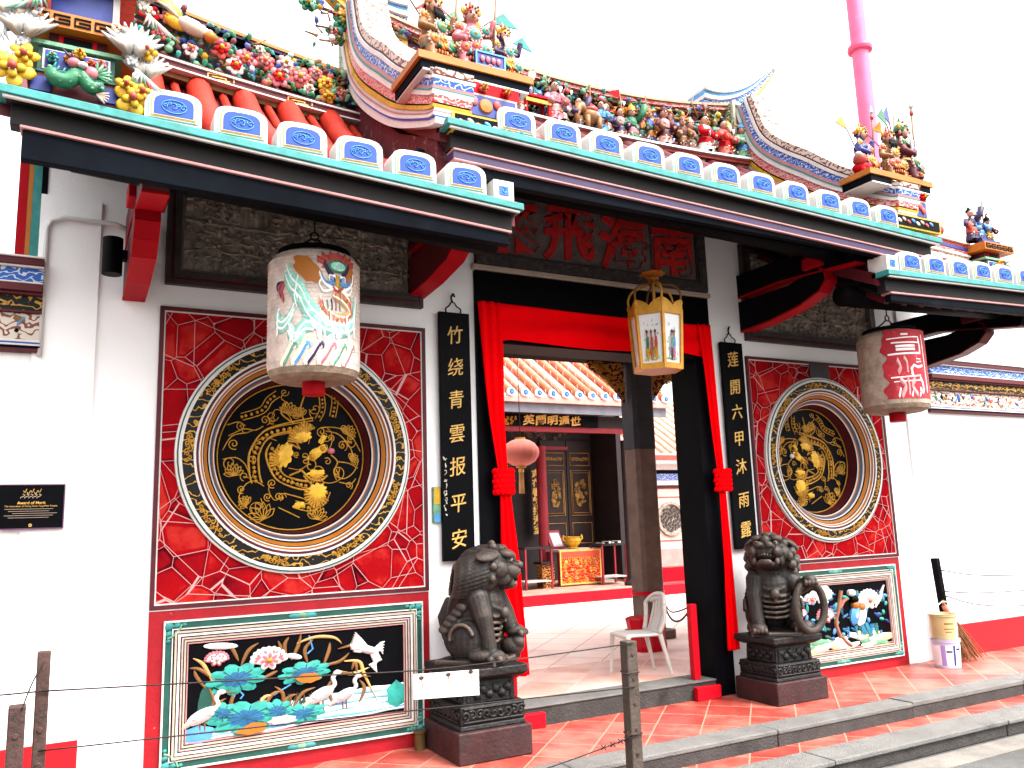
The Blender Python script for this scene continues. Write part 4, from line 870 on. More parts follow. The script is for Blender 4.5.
# ---- corner shrines at the outer ends of the lower roofs
def phoenix(parent, x, y, z, s, sx, m=M('feather_white', (.34,.33,.32), .6, .3, 20, stain=(.13,.125,.125), st=.58, sscale=30, sw=.1)):
    b = MB(); g = M('feather_ash', (.40,.40,.42), .6, .2, 20)
    b.ell((x,y,z),(.034*s,.034*s,.058*s),m,10,7,(0,.5*sx,0)); b.tube([(x+.025*s*sx,y,z+.04*s),(x+.06*s*sx,y-.02,z+.10*s),(x+.045*s*sx,y-.03,z+.15*s)],[.022*s,.015*s,.013*s],m,7); b.ell((x+.052*s*sx,y-.035,z+.16*s),.020*s,m,8,5); b.tube([(x+.065*s*sx,y-.04,z+.16*s),(x+.105*s*sx,y-.05,z+.145*s)],[.008*s,.002],orange,6)
    b.ell((x+.045*s*sx,y-.035,z+.183*s),(.010*s,.008*s,.016*s),coral,6,4)
    for row, (L0, nf, m2) in enumerate(((.20,6,m),(.14,5,g),(.09,5,m))):
        for i in range(nf):
            a = .55+i*1.15/nf
            for s_ in (-1, 1): b.tube([(x+s_*.02*s,y-.012-.012*row,z+.02*s),(x+s_*math.cos(a)*L0*.6*s,y-.022-.014*row,z+(.03+math.sin(a)*L0*.6)*s),(x+s_*math.cos(a)*L0*s,y-.020-.012*row,z+(.03+math.sin(a)*L0)*s)], [.012*s,.020*s,.005*s], m2 if i%3 else (cream if row else m), 5)
    for i in range(9):
        b.tube([(x,y,z-.03*s),(x-sx*(.03+.012*i)*s,y-.02,z-(.07+.010*i)*s),(x-sx*(.0+.026*i)*s,y-.03,z-(.14+.008*i)*s)], [.010*s,.014*s,.003*s], (m,g,m,ltgreen,rose)[i%5], 5)
    for i in range(16): a = i*2.4; b.ell((x+.024*s*math.cos(a),y-.03*s,z-.04*s+.006*s*i), (.010*s,.006*s,.014*s), g if i%2 else m, 6, 4)
    return b.build('phoenix_ornament', parent, origin=(x,y,z))
for sx in (-1, 1):
    x0, x1 = (-4.06,-3.68) if sx < 0 else (3.74,4.12); ro = RL if sx < 0 else RR; zE = 3.425 if sx < 0 else 3.50; b = MB(); F = -1.45 if sx < 0 else -1.0; BK = F+.45
    b.box(x0,x1,F,BK,zE,zE+.125,maroon); b.box(x0+.01,x0+.09,F-.01,F-.0005,zE+.03,zE+.10,dblue); b.box(x1-.09,x1-.01,F-.01,F-.0005,zE+.03,zE+.10,dblue); b.box(x0-.01,x1+.01,F-.008,BK,zE+.1255,zE+.135,dgreen)
    b.box(x0+.03,x1-.03,F+.02,BK,zE+.1355,zE+.265,dgreen); b.box(x0+.05,x1-.05,F+.010,F+.0195,zE+.15,zE+.25,white); b.box(x0+.06,x1-.06,F+.004,F+.0095,zE+.158,zE+.243,dblue)
    b.box(x0+.0,x1-.0,F-.0,BK,zE+.2655,zE+.285,ltgreen); b.box(x0+.07,x1-.07,F+.05,BK,zE+.2855,zE+.355,maroon); b.box(x0+.11,x1-.11,F+.04,F+.0495,zE+.292,zE+.348,red); b.box(x0+.13,x1-.13,F+.034,F+.0395,zE+.30,zE+.34,black)
    b.box(x0-.02,x1+.06,F-.02,BK+.02,zE+.3555,zE+.43,orange)
    for i in range(5):
        xa = x0+.0+i*.085
        for a, c_, d, e in ((0,.07,.015,.022),(0,.07,.052,.059),(.0,.007,.022,.052),(.02,.07,.033,.040),(.063,.07,.022,.034)): b.box(xa+a,xa+c_,F-.026,F-.0205,zE+.3555+d,zE+.3555+e,black)
    if sx < 0: b.box(x0+.07,x1-.05,F+.04,BK,zE+.4305,zE+.60,dblue); b.box(x0+.05,x0+.0695,F+.03,BK,zE+.4305,zE+.60,coral); b.box(x1-.0495,x1-.02,F+.03,BK,zE+.4305,zE+.60,white)
    if sx > 0: b.box(x0+.02,x0+.30,F+.02,F+.06,zE+.4305,zE+.47,dblue)
    else: b.box(x0-.02,x1+.05,F-.01,BK,zE+.6005,zE+.65,coral); b.box(x0+.05,x1,F+.02,BK,zE+.6505,zE+.80,teal); b.prism([(x0-.06,zE+.80),(x1+.08,zE+.80),((x0+x1)/2+.12,zE+.95),((x0+x1)/2-.12,zE+.95)], F-.03, BK, green)
    B_ = b.build('corner_shrine', ro); tag(B_, 'stacked painted shrine on the outer end of the %s roof' % ('left' if sx < 0 else 'right'))
    for i, (dx, dz, m) in enumerate(((.09,.20,teal),(.16,.21,orange),(.20,.245,yellow),(.25,.20,coral),(.29,.21,rose),(.19,.17,ltgreen))): petal_flower(B_, x0+dx, F+.0, zE+dz, .028, m, None, 6, i)
    d = MB(); zc = zE+.085                                  # dragon fish curling along the foot of the shrine
    pth = [(x0+.09,F-.04,zc+.03),(x0+.11,F-.06,zc-.01),(x0+.16,F-.06,zc-.01),(x0+.20,F-.06,zc+.03),(x0+.25,F-.06,zc-.02),(x0+.30,F-.05,zc-.01)]
    d_c = catmull([Vector(p) for p in pth],4); d.tube(d_c, [.036-.010*abs(i/20-.4) for i in range(21)], green, 9); d.ell((x0+.18,F-.075,zc+.075),(.03,.025,.024),rose); d.ell((x0+.215,F-.09,zc+.065),(.022,.02,.014),white); d.ell((x0+.25,F-.07,zc+.045),(.032,.02,.03),rose)
    for i in range(7): a = -.6+i*.35; d.tube([(x0+.27,F-.065,zc+.04),(x0+.27+.07*math.cos(a),F-.075,zc+.04+.06*math.sin(a))], [.012,.004], ltgreen if i%2 else green, 5)
    for i in range(5): a = -.9+i*.3; d.tube([(x0+.28,F-.06,zc-.05),(x0+.28+.05*math.cos(a),F-.085,zc-.06+.05*math.sin(a))], [.009,.003], cream, 5)
    for s_ in (-1, 1): d.tube([(x0+.17,F-.08,zc+.09),(x0+.15+s_*.02,F-.085,zc+.13)], [.008,.003], purple, 5)
    for i in range(34):
        t_ = i/33; a = d_c[min(int(t_*20),20)]; d.ell((a.x+.006*(-1)**i,a.y-.026,a.z+.012*math.sin(i*2.1)), (.010,.006,.009), ltgreen if i%3 else dgreen, 6, 4)
    for i in range(8): a = d_c[2*i+2]; d.tube([(a.x,a.y-.01,a.z+.025),(a.x+.012,a.y-.02,a.z+.055)], [.008,.002], teal, 5)
    d.build('dragon_fish_ornament', B_)
    if sx > 0:
        for i in range(3): figurine(B_, x0+.03+i*.13, F+.12, zE+.47, .34-.03*i, (purple,dblue,maroon)[i], (coral,ltblue,gold)[i], i, -.3, pose=(1,0,2)[i])
        continue
    phoenix(B_, x0-.03, F-.01, zE+.25, .80, 1); phoenix(B_, x1+.04, F-.02, zE+.26, .80, -1); phoenix(B_, x0-.08, F+.0, zE+.33, .75, 1); phoenix(B_, x1+.10, F+.03, zE+.19, .7, -1)
    phoenix(B_, x0+.06, F-.04, zE+.52, .8, 1, ltgreen); phoenix(B_, x1+.08, F-.03, zE+.55, .8, -1, cream)
    for px, pz, r in ((x0-.06,zE+.10,.085),(x0-.02,zE+.17,.06),(x1+.05,zE+.06,.08),(x1+.09,zE+.10,.06),(x1+.02,zE+.12,.05),(x1+.10,zE+.32,.05)): petal_flower(B_, px, F-.02, pz, r*1.1, yellow, None, 5, RO.uniform(0,2))
    h = MB()                                               # slanting hip ridge rising behind the shrine
    xh0 = x1+.03 if sx < 0 else x0-.03
    for i, (o0, o1, m, wd) in enumerate(((0,.10,green,.09),(.101,.13,white,.11),(.131,.17,dblue,.10),(.171,.19,white,.11),(.191,.22,maroon,.09),(.221,.25,orange,.1))): h.hexa([(xh0-wd,-1.0,3.75+o0),(xh0+wd,-1.0,3.75+o0),(xh0+wd,.3,4.62+o0),(xh0-wd,.3,4.62+o0),(xh0-wd,-1.0,3.75+o1),(xh0+wd,-1.0,3.75+o1),(xh0+wd,.3,4.62+o1),(xh0-wd,.3,4.62+o1)], m)
    if sx < 0: h.build('hip_ridge', ro)

# ---- banded front ridge on the right roof
fr_ = MB()
for o0, o1, m, y0 in ((-.13,-.095,white,-.86),(-.0945,-.06,'floral_band',-.84),(-.0595,-.045,white,-.86),(-.0445,.0,'red_scroll',-.84),(.0005,.03,dblue,-.85),(.0305,.06,coral,-.845),(.0605,.075,cream,-.87)): board(fr_, 2.42, 3.93, 3.74, 3.875, -o1, -o0, y0, -.66, m)
tag(fr_.build('front_ridge', RR), 'low banded ridge running along the right roof')

# ---- ceramic warriors standing on the corner platforms (things of their own)
def warrior(x, y, z, h, face, c1, c2, c3, label, beard=black, flags=0, seat=0, spear=1):
    k = h/.60; T = thing('warrior_statue', (x,y,z), label, 'roof statue', 'ceramic warriors on the roof corners')
    R = Matrix.Rotation(face, 3, 'Z')
    def P(a, d, e): v = R@Vector((a*k,d*k,e*k)); return (x+v.x, y+v.y, z+v.z)
    b = MB()
    b.lathe([(.001,.0),(.115*k,.0),(.12*k,.04*k),(.10*k,.12*k),(.075*k,.22*k),(.085*k,.30*k),(.09*k,.36*k),(.045*k,.415*k),(.034*k,.44*k),(.001,.45*k)], (x,y,z), c1, 16, ry=.8)
    for s_ in (-1, 1):
        b.tube([P(.05*s_,0,.20),P(.085*s_,-.07,.14),P(.09*s_,-.09,.02)], [.055*k,.05*k,.04*k], c1, 10); b.ell(P(.09*s_,-.12,.018), (.035*k,.06*k,.02*k), c1, 8, 5)
    arms = [(P(-.085,0,.37),P(-.15,-.05,.27),P(-.08,-.12,.24)), (P(.085,0,.37),P(.16,-.02,.36),P(.17,-.06,.47))]
    for a in arms: b.tube(a, [.040*k,.036*k,.026*k], c1, 9)
    b.ell(P(0,-.01,.49), (.052*k,.055*k,.062*k), c1, 12, 8)
    bo = blobmesh('body', b, T, .011*k, c1, smooth=2)
    f = MB(); f.ell(P(0,-.022,.488), (.047*k,.052*k,.054*k), flesh, 12, 8); f.ell(P(0,-.075,.482), (.010*k,.014*k,.014*k), flesh, 6, 4)
    for s_ in (-1, 1): f.ell(P(.020*s_,-.066,.498), .008*k, black, 6, 4); f.ell(P(.020*s_,-.064,.512), (.016*k,.006*k,.005*k), black, 6, 4); f.ell(P(.055*s_,-.01,.488), (.012*k,.014*k,.02*k), flesh, 6, 4)
    f.ell(P(0,-.07,.462), (.016*k,.008*k,.005*k), coral, 6, 4); f.build('face', T)
    if beard:
        q = MB()
        for i in range(7): a = (i-3)*.011; q.tube([P(a,-.066,.455),P(a*1.3,-.085,.40),P(a*1.1,-.08,.33-.01*(3-abs(i-3)))], [.010*k,.010*k,.002*k], beard, 6)
        q.build('beard', T)
    e = MB(); e.lathe([(.062*k,.505*k),(.060*k,.535*k),(.045*k,.565*k),(.016*k,.59*k),(.010*k,.63*k),(.001,.65*k)], (x,y,z), c2, 14)
    for s_ in (-1, 1): e.ell(P(.065*s_,-.01,.545), (.024*k,.012*k,.036*k), gold, 8, 5); e.ell(P(.05*s_,-.04,.575), .013*k, coral, 6, 4)
    for i in range(5): e.ell(P((i-2)*.024,-.055,.54+.014*(2-abs(i-2))), .012*k, (gold,coral,gold,teal,gold)[i], 6, 4)
    e.build('helmet', T)
    a_ = MB()
    for (px, py, pz, r, m) in ((0,-.085,.30,.062,c3),(-.11,-.03,.37,.046,c2),(.11,-.03,.38,.046,c3),(-.085,-.10,.17,.056,c2),(.085,-.11,.165,.056,c3),(0,-.10,.19,.05,c2)):
        c = Vector(P(px,py,pz)); d = (R@Vector((px*.6,-1,.1))).normalized(); rot = d.to_track_quat('Z','Y').to_euler()
        a_.ell(c, (r*k,r*k,.020*k), pink, 14, 6, rot); a_.ell(c+d*.008*k, (r*.80*k,r*.80*k,.022*k), m, 14, 6, rot); a_.ell(c+d*.02*k, (r*.32*k,r*.32*k,.018*k), gold, 10, 5, rot)
        for i in range(12):
            t = 2*PI*i/12; v = rot.to_matrix()@Vector((math.cos(t)*r*.98*k, math.sin(t)*r*.98*k, .004)); a_.ell(c+v, .009*k, cream, 6, 4)
    a_.build('armour', T)
    s = MB(); s.lathe([(.100*k,.20*k),(.108*k,.215*k),(.102*k,.235*k)], (x,y,z), gold, 16, ry=.85)
    for i in range(15): t = -PI*i/14; s.tube([P(.105*math.cos(t),.09*math.sin(t)-.02,.17),P(.13*math.cos(t),.115*math.sin(t)-.03,.09+.02*(i%2))], [.012*k,.015*k], (c2,c3,maroon,gold)[i%4], 6)
    for i in range(18): t = -PI*i/17; s.ell(P(.128*math.cos(t),.112*math.sin(t)-.028,.075), (.010*k,.008*k,.02*k), (gold,coral)[i%2], 5, 4)
    s.build('skirt', T)
    if flags:
        g = MB()
        for i in range(flags):
            a = -.8+1.6*i/max(1,flags-1); tip = P(.42*math.sin(a),.06,.40+.34*math.cos(a)); base = P(.03*math.sin(a),.06,.40); g.tube([base,tip], .006*k, brown, 5)
            m = Vector(base).lerp(Vector(tip), .55); e2 = Vector(P(.42*math.sin(a)+.13*(1 if a > 0 else -1),.07,.32+.30*math.cos(a)))
            q = Vector((0,.004,0)); vs = [m-q, Vector(tip)-q, e2-q, m+q, Vector(tip)+q, e2+q]; g.add(vs, [(0,1,2),(5,4,3),(0,3,4,1),(1,4,5,2),(2,5,3,0)], (c2,c3,ltgreen,yellow)[i%4])
        g.build('back_flags', T)
    if spear:
        p = MB(); p.tube([P(.15,-.06,.10),P(.20,-.07,.78)], .009*k, brown, 6); p.lathe([(.004*k,0),(.022*k,.03*k),(.001,.11*k)], P(.20,-.07,.77), M('spear_grey',(.4,.42,.42),.4,.2,9), 8); p.ell(P(.195,-.07,.74), (.02*k,.02*k,.03*k), coral, 7, 5); p.build('spear', T)
    return T
warrior(-2.0,-1.28,4.133,.50,.35,brown,orange,green,'bearded ceramic warrior at the left end of the left roof platform',black,3)
warrior(-1.76,-1.32,4.133,.47,-.1,rose,coral,teal,'pink robed ceramic warrior in the middle of the left roof platform',None,2)
warrior(-1.53,-1.30,4.133,.40,.2,purple,gold,teal,'small purple ceramic warrior with gold helmet at the right of the left roof platform',white,2,spear=0)
warrior(1.80,-1.26,4.103,.47,.3,dblue,gold,coral,'dark blue robed ceramic warrior on the left of the right roof platform',None,2)
warrior(2.05,-1.32,4.103,.46,-.1,brown,coral,gold,'brown robed ceramic warrior in the middle of the right roof platform',black,3,spear=0)
warrior(2.26,-1.30,4.103,.58,.4,maroon,green,dblue,'white bearded ceramic warrior with flags on the right roof platform',white,4)
bx = MB(); bx.box(-1.80,-1.60,-1.45,-1.38,4.133,4.23,dblue); bx.ring(-1.80,-1.60,4.133,4.23,.010,-1.456,-1.4505,ltblue)
for i in range(4): bx.ell((-1.755+i*.036,-1.456,4.18),(.016,.008,.022),rose,8,5)
tag(bx.build('offering_box', origin=(-1.70,-1.41,4.133)), 'small blue box with pink flowers in front of the left roof warriors', 'ornament')
rc = MB(); rc.ell((1.70,-1.33,4.155),(.10,.07,.05),red,10,6); rc.ell((1.64,-1.36,4.22),(.06,.05,.045),coral,10,6); rc.ell((1.60,-1.38,4.24),(.03,.03,.025),cream,8,5)
for a in (-.05,.05): rc.tube([(1.70+a,-1.36,4.14),(1.69+a,-1.39,4.103)], [.03,.02], red, 7)
tag(rc.build('beast_figurine', origin=(1.70,-1.33,4.103)), 'small red crouching beast at the foot of the right roof warriors', 'ornament')
# ---------------------------------------------------------------- compound walls either side
def compound(sx, label):
    xa, xb = (-9,-3.99) if sx < 0 else (4.035,12.5); T = thing('compound_wall', ((xa+xb)/2,.15,0), label, 'wall')
    MB().box(xa,xb,.0,.3,-.05,2.60,white_wall).build('wall', T)
    sk = (-9,-3.69) if sx < 0 else (3.95,12.5)
    MB().box(sk[0],sk[1],-.034,-.0005 if sx > 0 else -.0225,-.02,.335 if sx < 0 else .30,M('skirt_red', (.42,.003,.008), .5, .1, 3)).build('skirting', T)
    c = MB(); z = 2.52 if sx < 0 else 2.44
    for h, pr, m in ((.03,.05,maroon),(.012,.06,black),(.014,.062,white),(.010,.06,blue),(.018,.064,white),(.19,.05,'floral_band'),(.018,.07,maroon),(.105,.06,'gold_scroll'),(.022,.09,maroon),(.055,.11,dark_red),(.012,.11,white),(.10,.10,'blue_scroll'),(.016,.12,white),(.05,.13,maroon),(.014,.14,white)):
        h *= .83; c.box(xa,xb,-pr,.3+pr,z,z+h-.0006,m); z += h
    co = c.build('coping', T, bevel=.003)
    s = MB(); zo = 2.52 if sx < 0 else 2.44; pt = Paint(lambda u, v, h: (u,-.051-h,v), s); R = random.Random(5+sx)
    a, b_ = (-5,-4.05) if sx < 0 else (4.1,7.5)
    for i in range(int((b_-a)*26)):
        u, v = R.uniform(a,b_), R.uniform(zo+.085,zo+.215); pt.blob(u, v, R.uniform(.01,.035), R.uniform(.008,.02), R.choice([brown,black,dblue,coral,ltblue,green,cream,orange]), R.uniform(0,3), .003, .004, 9, .3, 5, 2)
    s.build('painted_frieze', co)
    g = MB()
    for i in range(int((b_-a)*7)): 
        u = a+i/7.; g.tube([(p[0],-.061,p[1]) for p in spiral(u,zo+.292,.028,1.3,i,1 if i%2 else -1,12)], .006, goldt, 5); g.tube([(u+.03,-.061,zo+.28),(u+.07,-.061,zo+.30),(u+.12,-.061,zo+.28)], .006, goldt, 5)
    g.build('gilt_scrolls', co)
    return T
compound(-1, 'white compound wall with striped coping left of the gatehouse')
compound(1, 'white compound wall with red skirting right of the gatehouse')

# ---------------------------------------------------------------- couplet boards
def couplet(x0, x1, z0, z1, chars, zs, label):
    xm = (x0+x1)/2; T = thing('couplet_board', (xm,-.04,z0), label, 'sign board', 'couplet boards beside the doorway')
    MB().box(x0,x1,-.058,-.026,z0,z1,black).build('board', T, bevel=.004)
    for ch, z in zip(chars, zs):
        c = MB(); text(ch, .142, (xm,-.0605,z), goldt, c, .003, .0004, .92, jit=.9); c.build('character', T)
    h = MB()
    for s_ in (-1, 1): h.tube(catmull([Vector(p) for p in ((xm+s_*.055,-.04,z1-.005),(xm+s_*.06,-.04,z1+.03),(xm+s_*.03,-.035,z1+.055),(xm+s_*.012,-.03,z1+.085))],4), .006, wirem, 6)
    h.tube(catmull([Vector(p) for p in ((xm+.03,-.002,z1+.14),(xm+.0,-.045,z1+.145),(xm-.02,-.05,z1+.11),(xm,-.035,z1+.08))],4), .008, wirem, 6); h.build('hook', T)
    return T
zL = (2.83,2.59,2.35,2.10,1.865,1.60,1.355)
cl = couplet(-1.462,-1.217,1.20,3.0,'竹绕青雲报平安', zL, 'black hanging board with seven gold characters left of the doorway')
s = MB(); R = random.Random(3)
for i in range(9):
    z = 1.92-i*.05; pts = [(-1.445+R.uniform(-.008,.022), -.060, z+R.uniform(-.02,.02)) for _ in range(6)]; s.tube(catmull([Vector(p) for p in pts],4), .0022, M('pale_ink',(.55,.50,.42),.5,.1,9), 5)
s.build('signature_marks', cl)
couplet(1.240,1.490,1.165,2.972,'莲開六甲沐雨露', (2.82,2.57,2.35,2.11,1.87,1.58,1.33), 'black hanging board with seven gold characters right of the doorway')
pp = MB(); pp.box(-1.52,-1.464,-.03,-.0005,1.47,1.72,ltgreen); pp.box(-1.516,-1.468,-.033,-.0305,1.60,1.715,yellow); pp.box(-1.516,-1.468,-.033,-.0305,1.475,1.53,ltblue)
tag(pp.build('paper_slip', origin=(-1.49,-.01,1.47)), 'narrow green and yellow paper slip behind the left couplet board', 'notice')

# ---------------------------------------------------------------- plaque on the left wall
P_ = thing('award_plaque', (-3.985,-.03,1.50), 'small black award plaque with gold lettering on the white wall', 'plaque')
pb = MB(); pb.box(-4.15,-3.818,-.05,-.0225,1.505,1.757,black); pb.ring(-4.15,-3.818,1.505,1.757,.006,-.053,-.0505,M('plaque_rim',(.10,.03,.09),.4,.2,9)); pb.build('plate', P_, bevel=.002)
lt_ = MB(); x = -3.984
ptx = Paint(lambda u, v, h: (u,-.0505-h,v), lt_)
for i in range(5):
    ptx.ribbon([(x-.042+.004*j+i*.018,1.722-.009*(i%2)-.012*math.sin(j)) for j in range(5)], .003, goldt, .001)
    ptx.ribbon([(x-.045+i*.02+.012*math.sin(j*1.3),1.702-.006*j) for j in range(5)], .004, cream, .001)
text('Award of Merit', .022, (x,-.0515,1.652), goldt, lt_, .0006, .0004)
text('The restoration of Cheng Hoon Teng Main Temple', .0125, (x,-.0515,1.634), goldt, lt_, .0006)
for i in range(5): ptx.ribbon([(x-.13+.02*(i%3),1.618-i*.012),(x+.13-.02*((i+1)%3),1.618-i*.012)], .0022, cream, .0008)
text('✿', .026, (x,-.0515,1.528), goldt, lt_, .0006); lt_.build('lettering', P_)

# ---------------------------------------------------------------- red door drape
def sheet(mb, fn, nu, nv, m):
    vs = [fn(i/nu, j/nv) for j in range(nv+1) for i in range(nu+1)]; w_ = nu+1
    mb.add(vs, [(j*w_+i, j*w_+i+1, (j+1)*w_+i+1, (j+1)*w_+i) for j in range(nv) for i in range(nu)], m, True)
D = thing('door_drape', (0,-.06,3.1), 'bright red cloth draped over the doorway and knotted at both sides', 'drape')
sw = MB()
def swag(u, v):
    x = -1.12+2.19*u; sag = .035*math.sin(PI*u); top = 3.105-.01*u-.3*sag; bot = 2.835+.02*u-sag-.05*(1-min(1,u*9))-.04*(1-min(1,(1-u)*9))
    return (x, -.062-.022*(.5+.5*math.sin(v*9+u*3+1.3*math.sin(u*5)))-.012*math.sin(u*14+v*5)*v, lerp(top,bot,v))
sheet(sw, swag, 64, 22, cloth); o = sw.build('swag', D); q = o.modifiers.new('thick','SOLIDIFY'); q.thickness = .006
for sx, P in ((-1,((-1.065,.17,3.10),(-1.045,.165,2.7),(-1.03,.13,2.25),(-.995,.075,1.80),(-.985,.075,1.70),(-.955,.13,1.2),(-.94,.17,.8),(-.905,.17,.375))), (1,((1.03,.16,3.10),(1.06,.12,2.7),(1.08,.095,2.25),(1.10,.065,1.80),(1.10,.065,1.70),(1.105,.09,1.2),(1.10,.105,.8),(1.10,.115,.36)))):
    cpts = catmull([Vector(p) for p in P], 8); N = len(cpts)-1; f = MB()
    def fall(u, v):
        q = v*N; i = min(int(q),N-1); p = cpts[i].lerp(cpts[i+1], q-i); tight = min(1,p.y/.15)
        return (p.x+(u-.5)*p.y, -.068-.032*(.5+.5*math.sin(u*15+2.2*math.sin(v*4)+sx))*(.5+.5*tight)-.03*(1-tight)-.012*math.sin(u*PI), p.z)
    sheet(f, fall, 26, 70, cloth); o = f.build('hanging_fall', D); q = o.modifiers.new('thick','SOLIDIFY'); q.thickness = .006
    k = MB(); xk, zk = P[3][0]+sx*.0, 1.75
    k.ell((xk,-.10,zk),(.068,.06,.095),cloth,14,8)
    for r_ in range(5):
        for j in range(7):
            a = PI*(1.0+j/6+(.08 if r_%2 else 0)); k.ell((xk+.066*math.cos(a), -.10+.055*math.sin(a), zk-.075+r_*.037), (.026,.022,.026), cloth, 8, 5, (.3,.6*(1 if (r_+j)%2 else -1),0))
    k.build('knot', D)

# ---------------------------------------------------------------- paper lanterns
def paper_lantern(c, r, z0, z1, paper, label, ztop, a0):
    T = thing('paper_lantern', (c[0],c[1],z0), label, 'lantern'); h = z1-z0; b = MB()
    b.lathe([(.02,h-.0),(r*.72,h+.0),(r*.90,h-.025,paper),(r*.985,h-.06,paper),(r,h-.12,paper),(r*1.005,h*.5,paper),(r*1.01,.10,paper),(r*.99,.055,landirt),(r*.93,.02,landirt),(r*.80,.004,landirt),(r*.5,.0),(.02,.004)], (c[0],c[1],z0), landirt, 48)
    o = b.build('shell', T)
    rbs = MB()
    for i in range(26): z = .09+i*(h-.16)/25; rbs.lathe([(r*1.003,z-.003),(r*1.013,z),(r*1.003,z+.003)], (c[0],c[1],z0), paper, 48)
    rbs.build('bamboo_hoops', o)
    t = MB(); t.lathe([(r*.74,h-.004),(r*.80,h+.004),(r*.80,h+.022),(r*.60,h+.026),(r*.58,h)], (c[0],c[1],z0), blackmat, 40); t.build('top_ring', T)
    w_ = MB()
    for s_ in (-1, 1): w_.tube(catmull([Vector(p) for p in ((c[0]+s_*r*.7,c[1],z1+.02),(c[0]+s_*r*.35,c[1],z1+.06),(c[0]+s_*.02,c[1],z1+.11))],5), .007, wirem, 6)
    w_.tube([(c[0]+.024*math.cos(a),c[1],z1+.13+.024*math.sin(a)) for a in [2*PI*i/14 for i in range(15)]], .006, wirem, 6); w_.tube([(c[0],c[1],z1+.15),(c[0],c[1],ztop)], .006, wirem, 6); w_.build('hanger', T)
    g = MB(); g.lathe([(.001,-.075),(r*.24,-.075),(r*.25,-.06),(r*.25,.0),(.2*r,.006)], (c[0],c[1],z0), red2, 20); g.build('bottom_tag', T)
    a = MB(); pt = Paint(lambda u, v, hh: (c[0]+(r*1.012+hh*.5)*math.sin(a0+u), c[1]-(r*1.012+hh*.5)*math.cos(a0+u), z0+v*h), a)
    return T, a, pt
# camera side azimuth: u = 0 faces the viewer
L1, a, pt = paper_lantern((-2.58,-.80), .262, 2.29, 3.045, lanpaper, 'pale cylindrical paper lantern painted with a green scaly dragon', 3.32, -.26)
lg = M('dragon_scale_green', (.22,.52,.42), .6, .25, 30, stain=(.62,.70,.62), st=.55, sscale=40, sw=.04); wh = M('lantern_white', (.78,.74,.72), .7, .08, 12); 
def cr(P, k=6): return [(p.x,p.y) for p in catmull([Vector(p) for p in P], k)]
pt.blob(-.15,.80,.30,.085,orange,-.2,.003,.003,16,.3,6); pt.blob(.50,.86,.38,.07,coral,0,.003,.003,20,.35,9); pt.blob(.52,.835,.27,.052,green,0,.007,.003,16,0,1,3,lg,.6); pt.blob(.86,.77,.14,.08,orange,0,.003,.003,14)
for i in range(7): a_ = .2+i*.45; pt.ribbon([(.50+.25*math.cos(a_),.84+.04*math.sin(a_)),(.50+.46*math.cos(a_),.86+.085*math.sin(a_))], .05, coral, .009)
tan = M('lantern_tan',(.50,.27,.10),.7,.25,20)
for s_ in (-1, 1):
    pt.ribbon(cr(((.50+s_*.06,.74),(.50+s_*.20,.79),(.50+s_*.30,.86))), .05, purple, .011); pt.ribbon(cr(((.50+s_*.05,.75),(.50+s_*.16,.755),(.50+s_*.20,.73))), .035, wh, .012); pt.blob(.50+s_*.13,.738,.045,.016,M('iris_blue',(.15,.25,.6),.5,.1,9),.2*s_,.013,.003,12)
    pt.ribbon(cr(((.50+s_*.10,.655),(.50+s_*.30,.63),(.50+s_*.40,.69),(.50+s_*.34,.72))), .022, wh, .013); pt.ribbon(cr(((.50+s_*.06,.70),(.50+s_*.26,.70),(.50+s_*.36,.76))), .03, ltblue, .011)
pt.ribbon(cr(((.50,.76),(.49,.71),(.52,.67),(.50,.64))), [.07]*19, yellow, .012); pt.ribbon(cr(((.38,.665),(.50,.645),(.64,.67))), .03, coral, .014)
q = cr(((.40,.64),(.66,.60),(.86,.53),(.78,.44),(.50,.42),(.24,.47),(.10,.56))); n = len(q); pt.ribbon(q, [.15*(.5+.5*math.sin(PI*min(1,.2+i/n))) for i in range(n)], tan, .005)
for i in range(2, n-2, 2): p = q[i]; pt.blob(p[0], p[1], .045, .018, (orange,cream,rose,yellow)[i%4], i*.4, .009, .002, 8)
pt.ribbon([(p[0]+.02,p[1]+.03) for p in q], .016, wh, .010); pt.ribbon([(p[0]-.01,p[1]-.035) for p in q], .016, wh, .010)
for i in range(5): pt.ribbon(cr(((.16+.10*i,.56+.01*i),(.20+.09*i,.52),(.17+.10*i,.49))), .022, (rose,ltgreen,purple)[i%3], .011)
for Q, w_, m in ((((-.62,.80),(-.50,.70),(-.30,.62),(-.10,.48),(.20,.39),(.60,.36),(.95,.42),(1.05,.60)),.20,lg),(((-.35,.72),(-.40,.62),(-.35,.54)),.17,lg),(((-.80,.50),(-.86,.42),(-.70,.38),(-.52,.44),(-.42,.52)),.13,lg),(((-.55,.36),(-.40,.28),(-.2,.36),(0,.36)),.15,lg)):
    q = cr(Q); n = len(q); pt.ribbon(q, [w_*(.55+.45*math.sin(PI*min(1,.15+i/n))) for i in range(n)], m, .006)
    for s_ in (-1, 1): pt.ribbon([(p[0]+s_*w_*.05,p[1]+s_*w_*.18) for p in q], .018, wh, .010)
for i in range(6): pt.ribbon(cr(((-.66-i*.035,.56+.02*i),(-.72-i*.03,.64+.01*i),(-.66-i*.02,.70))), .045, (coral,rose,purple)[i%3], .006)
for i in range(24): u_, v_ = RO.uniform(-.9,1.0), RO.uniform(.26,.44); pt.blob(u_,v_,.07,.025,wh,RO.uniform(0,3),.007,.003,10,.3,5)
